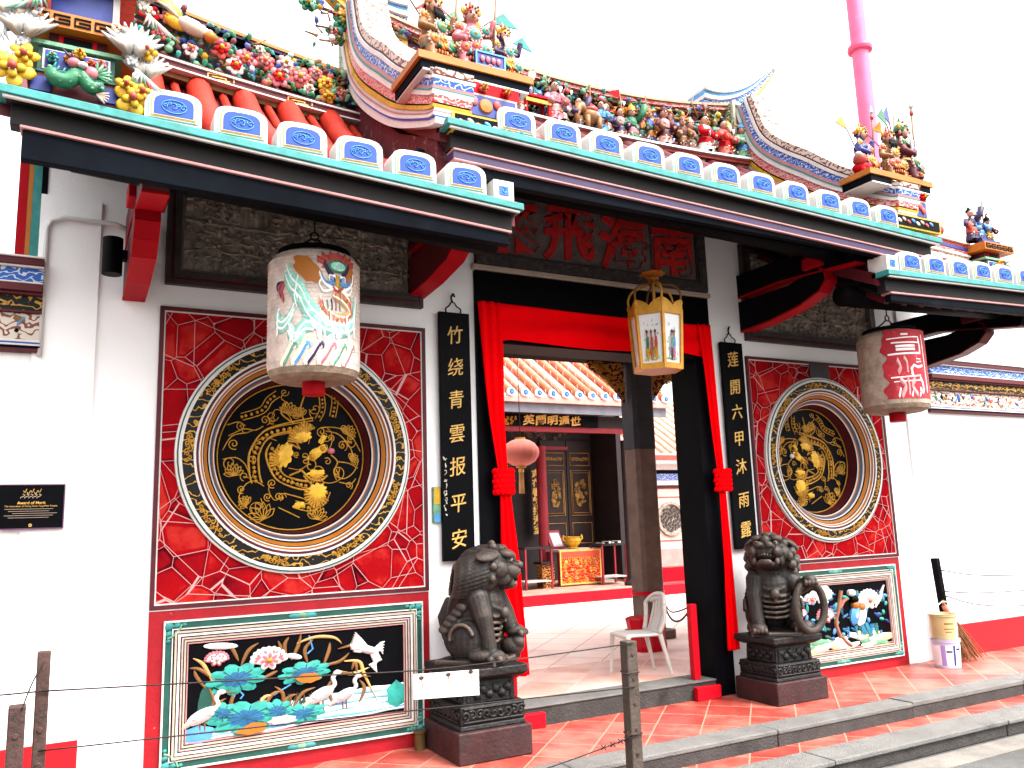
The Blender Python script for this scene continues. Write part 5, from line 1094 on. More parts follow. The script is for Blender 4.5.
for i in range(6):
    u0 = -.62+i*.27
    for d, m in ((0,M('stripe_yellow',(.75,.68,.40),.7,.1,9)),(.05,wh),(.09,(ltgreen,ltblue,purple,rose,ltgreen,pink)[i])): pt.ribbon(cr(((u0+d*.8-.12,.09),(u0+d*.8+.02,.16),(u0+d*.8+.12,.225),(u0+d*.8+.19,.225),(u0+d*.8+.20,.20))), .045, m, .006+d*.02)
pt.ribbon(cr(((.1,.78),(.2,.70),(.4,.66),(.7,.66),(.9,.72),(.95,.80))), .03, wh, .012)
a.build('painted_dragon', L1)
L2, a, pt = paper_lantern((2.37,-.90), .265, 2.26, 2.955, lanpaper2, 'weathered grey cylindrical paper lantern with red and white lettering', 3.16, -.80)
pt.poly(cr(((-.28,.96),(-.33,.85),(-.26,.78),(-.34,.70),(-.22,.62),(-.20,.52),(-.34,.40),(-.22,.36),(-.36,.14),(-.1,.16),(.3,.14),(.7,.14),(1.05,.16),(1.08,.5),(1.0,.95),(.6,.96),(.2,.96)),3), lanred, .002)
RL_ = random.Random(2); a.v.clear(); a.f.clear(); a.m.clear(); a.sm.clear()
ny = 26
def ledge(v): return -.36+.07*math.sin(v*23)+.05*math.sin(v*41+1)
for j in range(ny):                                        # red ground wrapped round the shell, ragged left edge
    v0, v1 = .13+.83*j/ny, .13+.83*(j+1)/ny; vs = []; nx_ = 18
    for v in (v0, v1):
        for i in range(nx_+1): vs.append(pt.map(lerp(ledge(v),1.25,i/nx_), v, .002))
    a.add(vs, [(i,i+1,nx_+2+i,nx_+1+i) for i in range(nx_)], lanred, True)
for q, w_ in ((((-.10,.80),(.35,.80),(.78,.80)),.018),(((.02,.755),(.40,.757),(.62,.757)),.030),(((.02,.715),(.40,.717),(.62,.717)),.030),(((-.22,.66),(.3,.665),(.80,.67)),.022),(((.78,.86),(.82,.75),(.80,.66)),.05),(((-.22,.85),(.30,.86),(.80,.87)),.014),
               (((.42,.46),(.52,.52),(.66,.50),(.86,.52)),.03),(((.42,.44),(.46,.40),(.42,.50)),.05),(((-.2,.38),(.3,.385),(.74,.40)),.016),(((-.12,.33),(.3,.335),(.7,.34)),.012),(((.70,.38),(.80,.30),(.78,.20),(.66,.24)),.05),(((.62,.60),(.80,.60)),.014),(((.62,.56),(.82,.57)),.014),(((.20,.90),(.42,.90)),.022),
               (((-.02,.15),(.05,.26)),.04),(((.36,.15),(.44,.25)),.03),(((.62,.15),(.72,.22)),.03),(((.95,.90),(.98,.6),(1.0,.2)),.03)):
    pt.ribbon(cr(q,4), w_, wh, .006)
for q, w_ in ((((.02,.60),(.10,.50),(.02,.44)),.07),(((.22,.62),(.30,.56),(.30,.44)),.06),(((.05,.36),(.20,.27),(.06,.16)),.075),(((.52,.36),(.40,.27),(.56,.16)),.075),(((.28,.37),(.30,.28),(.29,.17)),.06)):
    pt.ribbon(cr(q,4), w_, M('letter_pink', (.52,.22,.22), .6, .3, 14), .007)
a.build('painted_lettering', L2)

# ---------------------------------------------------------------- hexagonal glass lantern in the doorway
cx, cy, z0, z1 = .19, -.48, 2.57, 3.03
H = thing('glass_lantern', (cx,cy,z0), 'gilt hexagonal glass lantern with painted figures hanging in the doorway', 'lantern')
r = .205; ph = math.radians(8); fr = MB(); ang = [ph+2*PI*i/6 for i in range(6)]
cor = [(cx+r*math.cos(t), cy+r*math.sin(t)) for t in ang]; cb_ = [(cx+r*.88*math.cos(t), cy+r*.88*math.sin(t)) for t in ang]
lampgold = M('lamp_gold', (.50,.24,.025), .4, .25, 14, metal=.1)
for i in range(6):
    j = (i+1)%6; fr.bar((*cb_[i],z0),(*cor[i],z1), .022, .022, lampgold); fr.bar((*cb_[i],z0+.02),(*cb_[j],z0+.02), .02, .045, lampgold); fr.bar((*cor[i],z1-.02),(*cor[j],z1-.02), .02, .035, lampgold)
    A, B = Vector((*cor[i],z1)), Vector((*cor[j],z1)); n = 10; vs = []
    for k_ in range(n+1):
        p = A.lerp(B,k_/n); hgt = .025+.055*abs(math.cos(PI*k_/n))**.8; o_ = (Vector((p.x,p.y,0))-Vector((cx,cy,0))).normalized()*.012; vs += [p+o_-Vector((0,0,.03)), p+o_+Vector((0,0,hgt)), p-o_*.4-Vector((0,0,.03)), p-o_*.4+Vector((0,0,hgt))]
    fr.add(vs, [(k_*4,k_*4+4,k_*4+5,k_*4+1) for k_ in range(n)]+[(k_*4+2,k_*4+3,k_*4+7,k_*4+6) for k_ in range(n)]+[(k_*4+1,k_*4+5,k_*4+7,k_*4+3) for k_ in range(n)], lampgold)
    fr.ell((cor[i][0],cor[i][1],z1+.06),(.018,.018,.028),lampgold,8,6)
fr.build('frame', H)
pn = MB(); glassw = M('milk_glass', (.72,.72,.72), .18, .06, 4)
for i in range(6):
    j = (i+1)%6; q = [Vector((*cb_[i],z0+.04)),Vector((*cb_[j],z0+.04)),Vector((*cor[j],z1-.035)),Vector((*cor[i],z1-.035))]; c = Vector((cx,cy,0)); pn.add([c+(Vector((p.x,p.y,0))-c)*.955+Vector((0,0,p.z)) for p in q], [(0,1,2,3)], glassw)
pn.build('pane', H)
fl = MB(); fl.add([(p[0],p[1],z0+.0) for p in cb_], [(0,1,2,3,4,5)], M('lantern_base_wood', (.40,.20,.14), .5, .2, 8)); fl.build('base_plate', H)
cw = MB()
for i in range(6):
    t = ang[i]; d = Vector((math.cos(t),math.sin(t),0)); C_ = Vector((cx,cy,0)); cw.tube([C_+d*a_+Vector((0,0,b_)) for a_, b_ in [(p.x,p.y) for p in catmull([Vector(p) for p in ((r*.98,z1+.05),(r*1.02,z1+.13),(r*.80,z1+.20),(r*.35,z1+.225),(.03,z1+.255),(.02,z1+.29))],5)]], .009, brown if i%2 else lampgold, 7)
cw.tube([(cx,cy,z1),(cx,cy,z1+.30)], .012, lampgold, 8); cw.lathe([(.001,.27),(.045,.275),(.05,.285),(.02,.295),(.085,.315),(.09,.325),(.03,.335),(.012,.36),(.001,.36)], (cx,cy,z1), orange, 18)
for i in range(8): t = 2*PI*i/8; cw.ell((cx+.088*math.cos(t),cy+.088*math.sin(t),z1+.322),(.018,.018,.010),orange,7,4)
cw.build('crown', H)
ch = MB()
for i in range(18):
    z = z1+.37+i*.034; e = [(cx+(.011*math.cos(t) if i%2 else 0), cy+(0 if i%2 else .011*math.cos(t)), z+.020*math.sin(t)) for t in [2*PI*k_/8 for k_ in range(9)]]; ch.tube(e, .0032, wirem, 5)
ch.build('chain', H)
for i in range(6):
    pa = MB(); j = (i+1)%6; mid = (Vector((*cor[i],0))+Vector((*cor[j],0)))/2; c = Vector((cx,cy,0)); nrm = (mid-c).normalized(); tx_ = Vector((-nrm.y,nrm.x,0)); R = random.Random(40+i)
    if nrm.y > .3: continue
    pt = Paint(lambda u, v, h, mid=mid, nrm=nrm, tx_=tx_, c=c: tuple(c+(mid-c)*(.845+.115*v)+nrm*(.006+h)+tx_*u*.072+Vector((0,0,lerp(z0+.05,z1-.04,v)))), pa)
    pt.ribbon([(-.8,.06),(-.3,.10),(.2,.05),(.8,.09)], .05, M('pane_green',(.35,.5,.3),.5,.2,9), .001)
    pal = (yellow,orange,green,coral,purple) if i in (3,2) else (rose,ltblue,pink,purple,ltgreen)
    for u0 in (-.45,0,.45) if i in (3,2) else (-.1,.25):
        pt.mb = MB()
        pt.blob(u0,.20,.20,.17,R.choice(pal),0,.002,.002,12,.2,5); pt.blob(u0+.05,.40,.16,.14,R.choice(pal),.2,.003,.002,12,.2,5); pt.blob(u0+.02,.57,.10,.05,flesh,0,.003,.002,10); pt.blob(u0+.02,.63,.12,.04,R.choice((black,brown,purple)),0,.004,.002,10)
        pt.mb.build('painted_figure', H)
    pt.mb = pa
    for k_ in range(22): pt.ribbon([(R.uniform(-.75,.75),R.uniform(.04,.85)) for _ in range(2)]+[(R.uniform(-.6,.6),R.uniform(.1,.8))] if k_ < 2 else (lambda u, v: [(u,v),(u+R.uniform(-.14,.14),v+R.uniform(-.06,.06))])(R.uniform(-.75,.75),R.uniform(.05,.86)), .03, R.choice(pal+(ltblue,white)), .004)
    pa.build('painted_flourish', H)

# ---------------------------------------------------------------- stone pedestals and lions
def pedestal(x0, x1, y0, y1, h, label):
    xm, ym = (x0+x1)/2, (y0+y1)/2; T = thing('stone_pedestal', (xm,ym,0), label, 'pedestal', 'carved stone pedestals under the lions'); dx, dy = (x1-x0)/2, (y1-y0)/2
    def blk(a, b, k0, k1, m, bev): 
        B = MB(); B.hexa([(xm-dx*k0,ym-dy*k0,a),(xm+dx*k0,ym-dy*k0,a),(xm+dx*k0,ym+dy*k0,a),(xm-dx*k0,ym+dy*k0,a),(xm-dx*k1,ym-dy*k1,b),(xm+dx*k1,ym-dy*k1,b),(xm+dx*k1,ym+dy*k1,b),(xm-dx*k1,ym+dy*k1,b)], m); return B
    pr = M('pedestal_red_grey', (.032,.011,.011), .5, .5, 5, .3, 40, stain=(.014,.012,.012), st=.5, sscale=3, sw=.2)
    blk(0,h*.34,1,1,pr,.01).build('base_block', T, bevel=.010)
    B = blk(h*.341,h*.40,.90,.88,pedstone,.01); B.hexa([(xm+a*dx*.88,ym+b*dy*.88,h*.4005 if c == 0 else h*.60) for c in (0,1) for a, b in ((-1,-1),(1,-1),(1,1),(-1,1))], pedstone); B.build('plinth', T, bevel=.008)
    w_ = blk(h*.601,h*.85,.72,.70,pedstone,.01); o = w_.build('waist', T, bevel=.008)
    blk(h*.851,h*.90,.78,.96,pedstone,.01).box(xm-dx*.97,xm+dx*.97,ym-dy*.97,ym+dy*.97,h*.9005,h,pedstone).build('top_slab', T, bevel=.010)
    c = MB()
    for face in ('y','x'):
        L = dx if face == 'y' else dy
        mp = (lambda u, v, hh, k: (xm+u, ym-dy*k-hh, v)) if face == 'y' else (lambda u, v, hh, k: (xm-dx*k-hh, ym+u, v))
        pt = Paint(lambda u, v, hh: mp(u,v,hh,.88), c); pb_ = h*.50
        for i in range(9): pt.ribbon(spiral((i-4)*L*.19,pb_,h*.055,1.2,i,1 if i%2 else -1,12), h*.030, pedstone, .010)
        pt.ribbon([(-L*.8,h*.43),(L*.8,h*.43)], h*.022, pedstone, .010); pt.ribbon([(-L*.8,h*.575),(L*.8,h*.575)], h*.022, pedstone, .010)
        pt = Paint(lambda u, v, hh: mp(u,v,hh,.715), c)
        for i in range(7): pt.blob((i-3)*L*.17, h*.72+h*.03*(-1)**i, L*.11, h*.05, pedstone, i, .008, .014, 10, .3, 5)
        for s_ in (-1, 1): pt.ribbon([(s_*L*.60,h*.63),(s_*L*.60,h*.82)], L*.08, pedstone, .010)
    c.build('carved_band', T)
    return T
pedestal(-1.63,-1.115,-.625,-.06,.555,'dark carved stone pedestal under the left lion with its face to the right')
pedestal(1.055,1.60,-.59,-.13,.50,'dark carved stone pedestal under the right lion holding a ring')

def lion(x, y, z, yaw, hyaw, hpitch, ring, label, s=1.0):
    T = thing('stone_lion', (x,y,z), label, 'lion statue'); R = Matrix.Rotation(yaw, 3, 'Z')
    def P(a, b, c): v = R@Vector((a*s,b*s,c*s)); return (x+v.x,y+v.y,z+v.z)
    RE = (0,0,yaw); b = MB()
    def E(c, r, rot=None): b.ell(P(*c), tuple(q*s for q in r), lionstone, 18, 12, RE if rot is None else rot)
    def Tb(pts, rs): b.tube([P(*p) for p in pts], [q*s for q in rs], lionstone, 14); b.ell(P(*pts[0]), rs[0]*s, lionstone, 12, 8); b.ell(P(*pts[-1]), rs[-1]*s, lionstone, 12, 8)
    b.hexa([P(a_,b_,c_) for c_ in (0,.03) for a_, b_ in ((-.22,-.2),(.22,-.2),(.22,.2),(-.22,.2))], lionstone)
    E((-.09,0,.16),(.15,.165,.16)); Tb([(-.08,0,.20),(-.03,0,.36),(.02,0,.48)], [.165,.168,.15]); E((.07,0,.36),(.115,.14,.15)); E((-.05,0,.42),(.12,.145,.15))
    for q in (-1, 1):
        E((-.01,q*.145,.15),(.135,.075,.135)); E((.10,q*.165,.06),(.095,.058,.045)); E((-.09,q*.14,.22),(.09,.06,.10))
    Tb([(.07,-.125,.42),(.12,-.150,.30),(.145,-.145,.18),(.155,-.135,.07)], [.078,.060,.048,.052]); E((.185,-.135,.058),(.072,.062,.042))
    if ring: Tb([(.07,.125,.42),(.14,.20,.36),(.20,.25,.40)], [.078,.062,.055]); E((.215,.262,.41),(.055,.055,.05))
    else: Tb([(.07,.125,.42),(.13,.165,.30),(.17,.165,.20)], [.078,.060,.052]); E((.20,.165,.18),(.070,.058,.042)); E((.185,.155,.085),(.080,.075,.065)); E((.235,.135,.115),(.045,.04,.04)); E((.25,.16,.125),(.02,.02,.02)); E((.14,.20,.07),(.05,.05,.05))
    for i in range(4): E((.238,-.177+i*.028,.045),(.026,.016,.024))
    for i in range(4): E(((.262,.225+i*.026,.40) if ring else (.255,.125+i*.028,.168)), (.024,.015,.024))
    for q in (-1, 1):
        for i in range(3): E((.185,q*.165-.03+i*.03,.045),(.025,.015,.02))
        for i in range(4): E((.115-.012*i,q*.155,.24+.045*i),(.045,.022,.02),(0,.5,yaw))
    Tb([(-.22,.0,.16),(-.255,.02,.28),(-.23,.02,.38)], [.05,.055,.03])
    HR = R@Matrix.Rotation(hyaw, 3, 'Z')@Matrix.Rotation(-hpitch, 3, 'Y'); HC = Vector(P(.065,0,.585)); hrot = HR.to_euler()
    def Q(a, c, d): return tuple(HC+HR@Vector((a*s,c*s,d*s)))
    def HE(c, r, rot=None): b.ell(Q(*c), tuple(q*s for q in r), lionstone, 16, 10, hrot if rot is None else rot)
    HE((.0,0,.03),(.165,.160,.145)); HE((-.055,0,-.0),(.145,.16,.155) if not ring else (.16,.175,.175)); HE((-.07,0,-.10),(.11,.145,.14) if not ring else (.13,.165,.165))
    HE((.135,0,.02),(.095,.108,.060)); HE((.185,0,.050),(.055,.080,.038)); HE((.130,0,-.080),(.088,.090,.032)); HE((.05,0,-.06),(.09,.115,.06)); HE((.205,0,-.068),(.022,.055,.026))
    for q in (-1, 1):
        HE((.222,q*.036,.060),(.030,.030,.026)); HE((.120,q*.070,.122),(.058,.050,.034)); HE((.155,q*.088,.015),(.075,.038,.046)); HE((.07,q*.115,.02),(.07,.05,.06)); HE((.128,q*.070,.085),(.034,.032,.030)); HE((.10,q*.10,-.03),(.07,.03,.05))
        HE((.165,q*.085,-.055),(.03,.02,.03))
    HE((.165,0,.10),(.04,.038,.045)); HE((.09,0,.155),(.05,.05,.03))
    for q in (-1, 1):
        er = (HR@Matrix.Rotation(q*.9, 3, 'X')@Matrix.Rotation(-.5, 3, 'Y')).to_euler()
        HE((-.015,q*.165,.105),(.085,.024,.050),er); HE((-.02,q*.178,.108),(.05,.012,.026),er)
    rr_ = random.Random(8)
    if ring:                                              # curled mane: flat knobs hugging the back of the head and neck
        for k_ in range(7):
            th = .95+k_*.27; n = 9+2*k_ if k_ < 5 else 16
            for i in range(n):
                a = 2*PI*(i+.5*(k_%2))/n; c = (-.055+.20*math.cos(th), .185*math.sin(th)*math.cos(a), .0+.185*math.sin(th)*math.sin(a)-.01*k_)
                if math.sin(a) < -.5 and k_ < 3: continue
                HE(c, (.036,.036,.036)); 
    else:                                                 # combed mane: locks swept back and down
        for i in range(30):
            a = -.55+(PI+1.1)*i/29; pts = []
            for j in range(7):
                th = .85+j*.24; pts.append(Q(-.05+.180*math.cos(th)-.008*j, .168*math.sin(th)*math.cos(a+.05*j), .005+.172*math.sin(th)*math.sin(a)-.020*j))
            b.tube(pts, [.014*s,.020*s,.021*s,.021*s,.020*s,.017*s,.010*s], lionstone, 8)
        for i in range(9): HE((.03,.165*math.cos(-.4+i*.49),.02+.16*math.sin(-.4+i*.49)),(.026,.026,.026))
    for q in (-1, 1):
        b.tube([P(*p) for p in ((-.03,q*.165,.50),(.07,q*.145,.44),(.155,q*.07,.36),(.185,0,.33))], .018*s, lionstone, 8)
        for i in range(5): b.tube([P(*p) for p in ((.182-.010*i,0,.29-.040*i),(.165-.010*i,q*.07,.295-.040*i),(.115-.013*i,q*.12,.31-.040*i))], .012*s, lionstone, 7)
        for i in range(5): E((-.03-.03*i,q*(.168+.006*i),.36-.035*i),(.040,.026,.030))
        b.tube([(P(*p)) for p in [(-.01+.085*math.cos(t), q*.215, .17+.085*math.sin(t)) for t in [PI*i/10+.2 for i in range(11)]]], .014*s, lionstone, 7)
    E((.20,0,.315),(.034,.036,.038)); E((.205,0,.27),(.014,.014,.02))
    if ring:
        c = Vector(P(.155,.235,.215)); ra = R@Matrix.Rotation(.55, 3, 'Z')
        b.tube([tuple(c+ra@Vector((.03*s,.135*s*math.cos(t),.180*s*math.sin(t)))) for t in [2*PI*i/32 for i in range(33)]], .030*s, lionstone, 10, cap=False)
        E((.12,.22,.06),(.06,.06,.05))
    bo = blobmesh('body', b, T, .0078*s, lionstone, smooth=1)
    e = MB()
    for q in (-1, 1): e.ell(Q(.154,q*.072,.086), .019*s, lionstone, 10, 7); e.ell(Q(.171,q*.074,.086), .007*s, black, 8, 5)
    e.build('eyes', T)
    m = MB(); m.ell(Q(.165,0,-.034), (.070*s,.070*s,.024*s), M('lion_mouth', (.006,.004,.004), .8, .2, 9, spec=.05), 12, 7, hrot); m.build('mouth', T)
    t = MB()
    for i in range(7): t.ell(Q(.215-.007*abs(i-3)**1.5,(i-3)*.020,-.014), (.008*s,.010*s,.015*s), lionstone, 6, 4)
    t.build('teeth', T)
    return T
lion(-1.345,-.335,.556,-.92,.60,-.12,False,'dark stone lion with its head turned right and a paw on a cub',1.0)
lion(1.325,-.345,.501,-2.25,-.30,.22,True,'dark stone lion with open mouth and a paw on a ring',1.03)
bp = MB(); bp.lathe([(.001,0),(.036,0),(.036,.10),(.042,.105),(.042,.12),(.001,.12)], (-1.675,-.10,0), M('dull_brass',(.10,.06,.02),.5,.4,12,metal=.4), 14); tag(bp.build('brass_stub', origin=(-1.675,-.10,0)), 'short brass pipe stub on the floor left of the left pedestal', 'pipe')
# ---------------------------------------------------------------- fence posts, wires, worn sign
def post(x, y, z0, z1, w_, m, label, lean=0, holes=True):
    b = MB(); b.hexa([(x-w_/2,y-w_/2,z0),(x+w_/2,y-w_/2,z0),(x+w_/2,y+w_/2,z0),(x-w_/2,y+w_/2,z0),(x-w_/2+lean,y-w_/2,z1),(x+w_/2+lean,y-w_/2,z1),(x+w_/2+lean,y+w_/2,z1),(x-w_/2+lean,y+w_/2,z1)], m)
    T = thing('fence_post', (x,y,z0), label, 'post', 'posts of the wire fence'); b.build('shaft', T, bevel=.006)
    if holes:
        for i in range(5):
            h = MB(); h.lathe([(.012,0),(.009,-.004),(.001,-.004)], (x+lean*(z0+.3+i*.14-z0)/(z1-z0),y-w_/2-.001,z0+.42+i*.13), rust, 8, 'y')
            h.build('bolt', T)
    return T
post(-1.02,-1.585,-.225,.785,.070,postgrey,'weathered grey post standing in front of the doorway')
post(-3.865,-1.60,-.225,1.01,.048,rust,'taller rusty post at the left edge by the white wall')
post(-3.945,-1.66,-.225,.825,.058,rust,'shorter thicker rusty post at the left edge')
post(3.80,-.14,-.0,.975,.062,blackmat,'black post beside the buckets at the right wall',-.09,False)
WG = 'strands of the wire fence'
def wire(pts, label, r=.0035, barbs=()):
    b = MB(); c = catmull([Vector(p) for p in pts],6); b.tube(c, r, wirem, 6)
    for p in barbs:
        for d in (-1, 1): b.tube([(p[0]-.012,p[1],p[2]-.012*d),(p[0]+.012,p[1]-.01,p[2]+.012*d)], .003, wirem, 5)
    return tag(b.build('fence_wire', origin=pts[0]), label, 'wire', WG)
wire([(-9,-1.64,.97),(-6,-1.64,.90),(-3.865,-1.632,.862)], 'upper wire running left out of the picture from the rusty posts')
wire([(-3.865,-1.632,.862),(-2.8,-1.63,.80),(-2.1,-1.632,.765),(-1.02,-1.627,.775)], 'upper wire from the rusty posts across the lotus panel to the grey post')
wire([(-3.865,-1.632,.640),(-2.6,-1.63,.60),(-1.9,-1.632,.575),(-1.02,-1.627,.545)], 'middle wire between the rusty posts and the grey post')
wire([(-3.865,-1.632,.28),(-2.6,-1.63,.20),(-1.8,-1.632,.20),(-1.02,-1.627,.295)], 'lowest wire with barbs near the grey post', barbs=[(-1.10,-1.63,.287),(-1.14,-1.63,.283),(-1.19,-1.63,.274),(-1.25,-1.63,.268)])
wire([(-3.93,-1.69,.81),(-3.90,-1.66,.90),(-3.865,-1.63,.97)], 'short wire tie joining the two rusty posts', .003)
b = MB()
for z in (.30,.62): b.tube([(-1.02+.05*math.cos(a),-1.585+.05*math.sin(a),z+.004*math.sin(3*a)) for a in [2*PI*i/20 for i in range(21)]], .004, rust, 6)
b.tube([(-1.055,-1.63,.30),(-1.10,-1.65,.33),(-1.09,-1.64,.27)], .004, rust, 6); tag(b.build('wire_tie', origin=(-1.02,-1.585,.3)), 'rusty wire loops twisted round the grey post', 'wire')
s = MB(); s.hexa([(-2.32,-1.652,.642),(-1.975,-1.652,.622),(-1.975,-1.645,.622),(-2.32,-1.645,.642),(-2.32,-1.652,.757),(-1.975,-1.652,.742),(-1.975,-1.645,.742),(-2.32,-1.645,.757)], sign_wh)
S_ = thing('hanging_sign', (-2.09,-1.65,.64), 'blank worn white metal sign with rust marks hung on the fence wires', 'sign'); s.build('plate', S_, bevel=.002)
for x in (-2.28,-2.14,-2.02):
    s = MB(); pt = Paint(lambda u, v, h: (u,-1.6525-h,v), s)
    pt.blob(x,.737,.014,.010,rust,0,.0008,.0006,9); pt.ribbon([(x,.735),(x+.006,.70),(x+.002,.665)], [.007,.006,.002], M('rust_run',(.32,.13,.08),.7,.3,20), .0006)
    s.build('rust_mark', S_)
for i, (za, zb_, zc) in enumerate(((.86,.76,.68),(.66,.60,.56),(.62,.46,.36))):
    wire([(3.72,-.19,za),(4.6,-.23,zb_),(7.5,-.30,zc)], ('upper','middle','lowest')[i]+' slack wire running right from the black post', .006)

# ---------------------------------------------------------------- buckets and broom
def bucket(x, y, z, h, r0, r1, body, extras, label):
    T = thing('paint_bucket', (x,y,z), label, 'bucket', 'stacked paint buckets'); b = MB()
    b.lathe([(.001,0),(r0,0),(r0+.002,.004),(lerp(r0,r1,.9),h*.90),(r1+.006,h*.905),(r1+.007,h*.93),(r1+.001,h*.935),(r1+.004,h*.97),(r1+.007,h),(r1-.006,h),(r1-.010,h*.9),(.001,h*.88)], (x,y,z), body, 32); b.build('pail', T)
    e = MB(); pt = Paint(lambda u, v, hh: (x+(lerp(r0,r1,v)+.0015+hh)*math.sin(u), y-(lerp(r0,r1,v)+.0015+hh)*math.cos(u), z+v*h), e)
    for u0, u1, v0, v1, m in extras:
        n = 14; vs = []
        for v in (v0, v1): vs += [pt.map(lerp(u0,u1,i/n),v,.0004) for i in range(n+1)]
        e.add(vs, [(i,i+1,n+2+i,n+1+i) for i in range(n)], m, True)
    e.build('paper_label', T); return T, pt
bucket(3.50,-.30,0,.255,.108,.122,M('bucket_lilac',(.46,.44,.56),.4,.06,5),[(-2.2,.9,.10,.80,M('label_white',(.74,.73,.76),.5,.05,6)),(-1.35,-1.0,.10,.80,M('label_violet',(.30,.22,.50),.5,.1,6)),(-.45,-.25,.10,.8,dblue),(-.95,-.5,.55,.62,purple),(-.2,.3,.62,.70,purple)],'lilac and white paint bucket at the bottom of the stack by the right wall')
Bk, pt = bucket(3.50,-.30,.256,.225,.108,.122,M('bucket_cream',(.46,.37,.20),.45,.08,8),[(-2.0,.15,.12,.84,M('label_straw',(.48,.36,.17),.5,.1,9)),(.16,.75,.12,.84,M('label_pinkwhite',(.75,.66,.62),.5,.05,6)),(.22,.55,.50,.74,red),(-.9,-.2,.60,.66,brown),(-.95,-.1,.40,.44,brown),(-.85,-.3,.28,.32,brown)],'cream paint bucket with a wire handle on top of the lilac bucket')
h = MB(); h.tube([(3.50+.124*math.cos(a),-.30-.10*math.sin(a)*.3,.256+.205+.13*math.sin(a)) for a in [PI*i/16 for i in range(17)]], .005, cable, 6); h.build('handle', Bk)
B_ = thing('straw_broom', (3.85,-.25,0), 'straw broom leaning on the wall beside the buckets', 'broom'); R = random.Random(6); b = MB()
top = Vector((3.70,-.20,.50))
for i in range(150):
    e = Vector((3.93+R.uniform(-.16,.13), -.24+R.uniform(-.09,.10), R.uniform(.004,.05))); m = top.lerp(e,.45)+Vector((R.uniform(-.012,.012),R.uniform(-.012,.012),.0)); b.tube([top+Vector((R.uniform(-.012,.012),R.uniform(-.012,.012),0)),m,e], [.0035,.0035,.002], straw, 4, False)
b.build('bristles', B_); b = MB(); b.tube([(3.68,-.19,.58),(3.69,-.195,.54),top], .013, brown, 8)
b.build('handle', B_); b = MB(); b.tube([top+Vector((-.012,0,.03)),top+Vector((.03,-.008,-.08))], .026, M('broom_binding',(.42,.10,.07),.6,.2,20), 10); b.build('binding', B_)

# ---------------------------------------------------------------- red barrier in the doorway
def rblock(x0, x1, label):
    tag(MB().box(x0,x1,-.085,-.032,.0,.105,redplastic).build('threshold_block', origin=((x0+x1)/2,-.06,0), bevel=.006), label, 'block', 'red threshold blocks')
rblock(-.945,-.70,'red block on the floor at the left foot of the doorway'); rblock(.70,.945,'red block on the floor at the right foot of the doorway')
def rpost(x, z1, label): return tag(MB().box(x-.032,x+.032,.02,.075,.143,z1,redplastic).build('barrier_post', origin=(x,.05,.143), bevel=.005), label, 'post', 'red barrier posts in the doorway')
rpost(.80,.74,'slim red post on the threshold at the right of the doorway'); rpost(-.90,.42,'short red post on the threshold at the left of the doorway')
r = MB(); r.tube([(p.x,p.y,p.z) for p in catmull([Vector(p) for p in ((.80,.055,.70),(.88,.30,.58),(1.02,.60,.56),(1.25,1.0,.66))],6)], .010, M('rope_dark',(.10,.07,.06),.7,.3,40), 7); r.tube([(p.x,p.y,p.z) for p in catmull([Vector(p) for p in ((.80,.055,.72),(.9,.35,.65),(1.05,.65,.62),(1.25,1.0,.68))],6)], .008, M('rope_dark',(.10,.07,.06)), 7)
tag(r.build('barrier_rope', origin=(.8,.05,.7)), 'dark rope hanging from the slim red post beside the chair', 'rope')

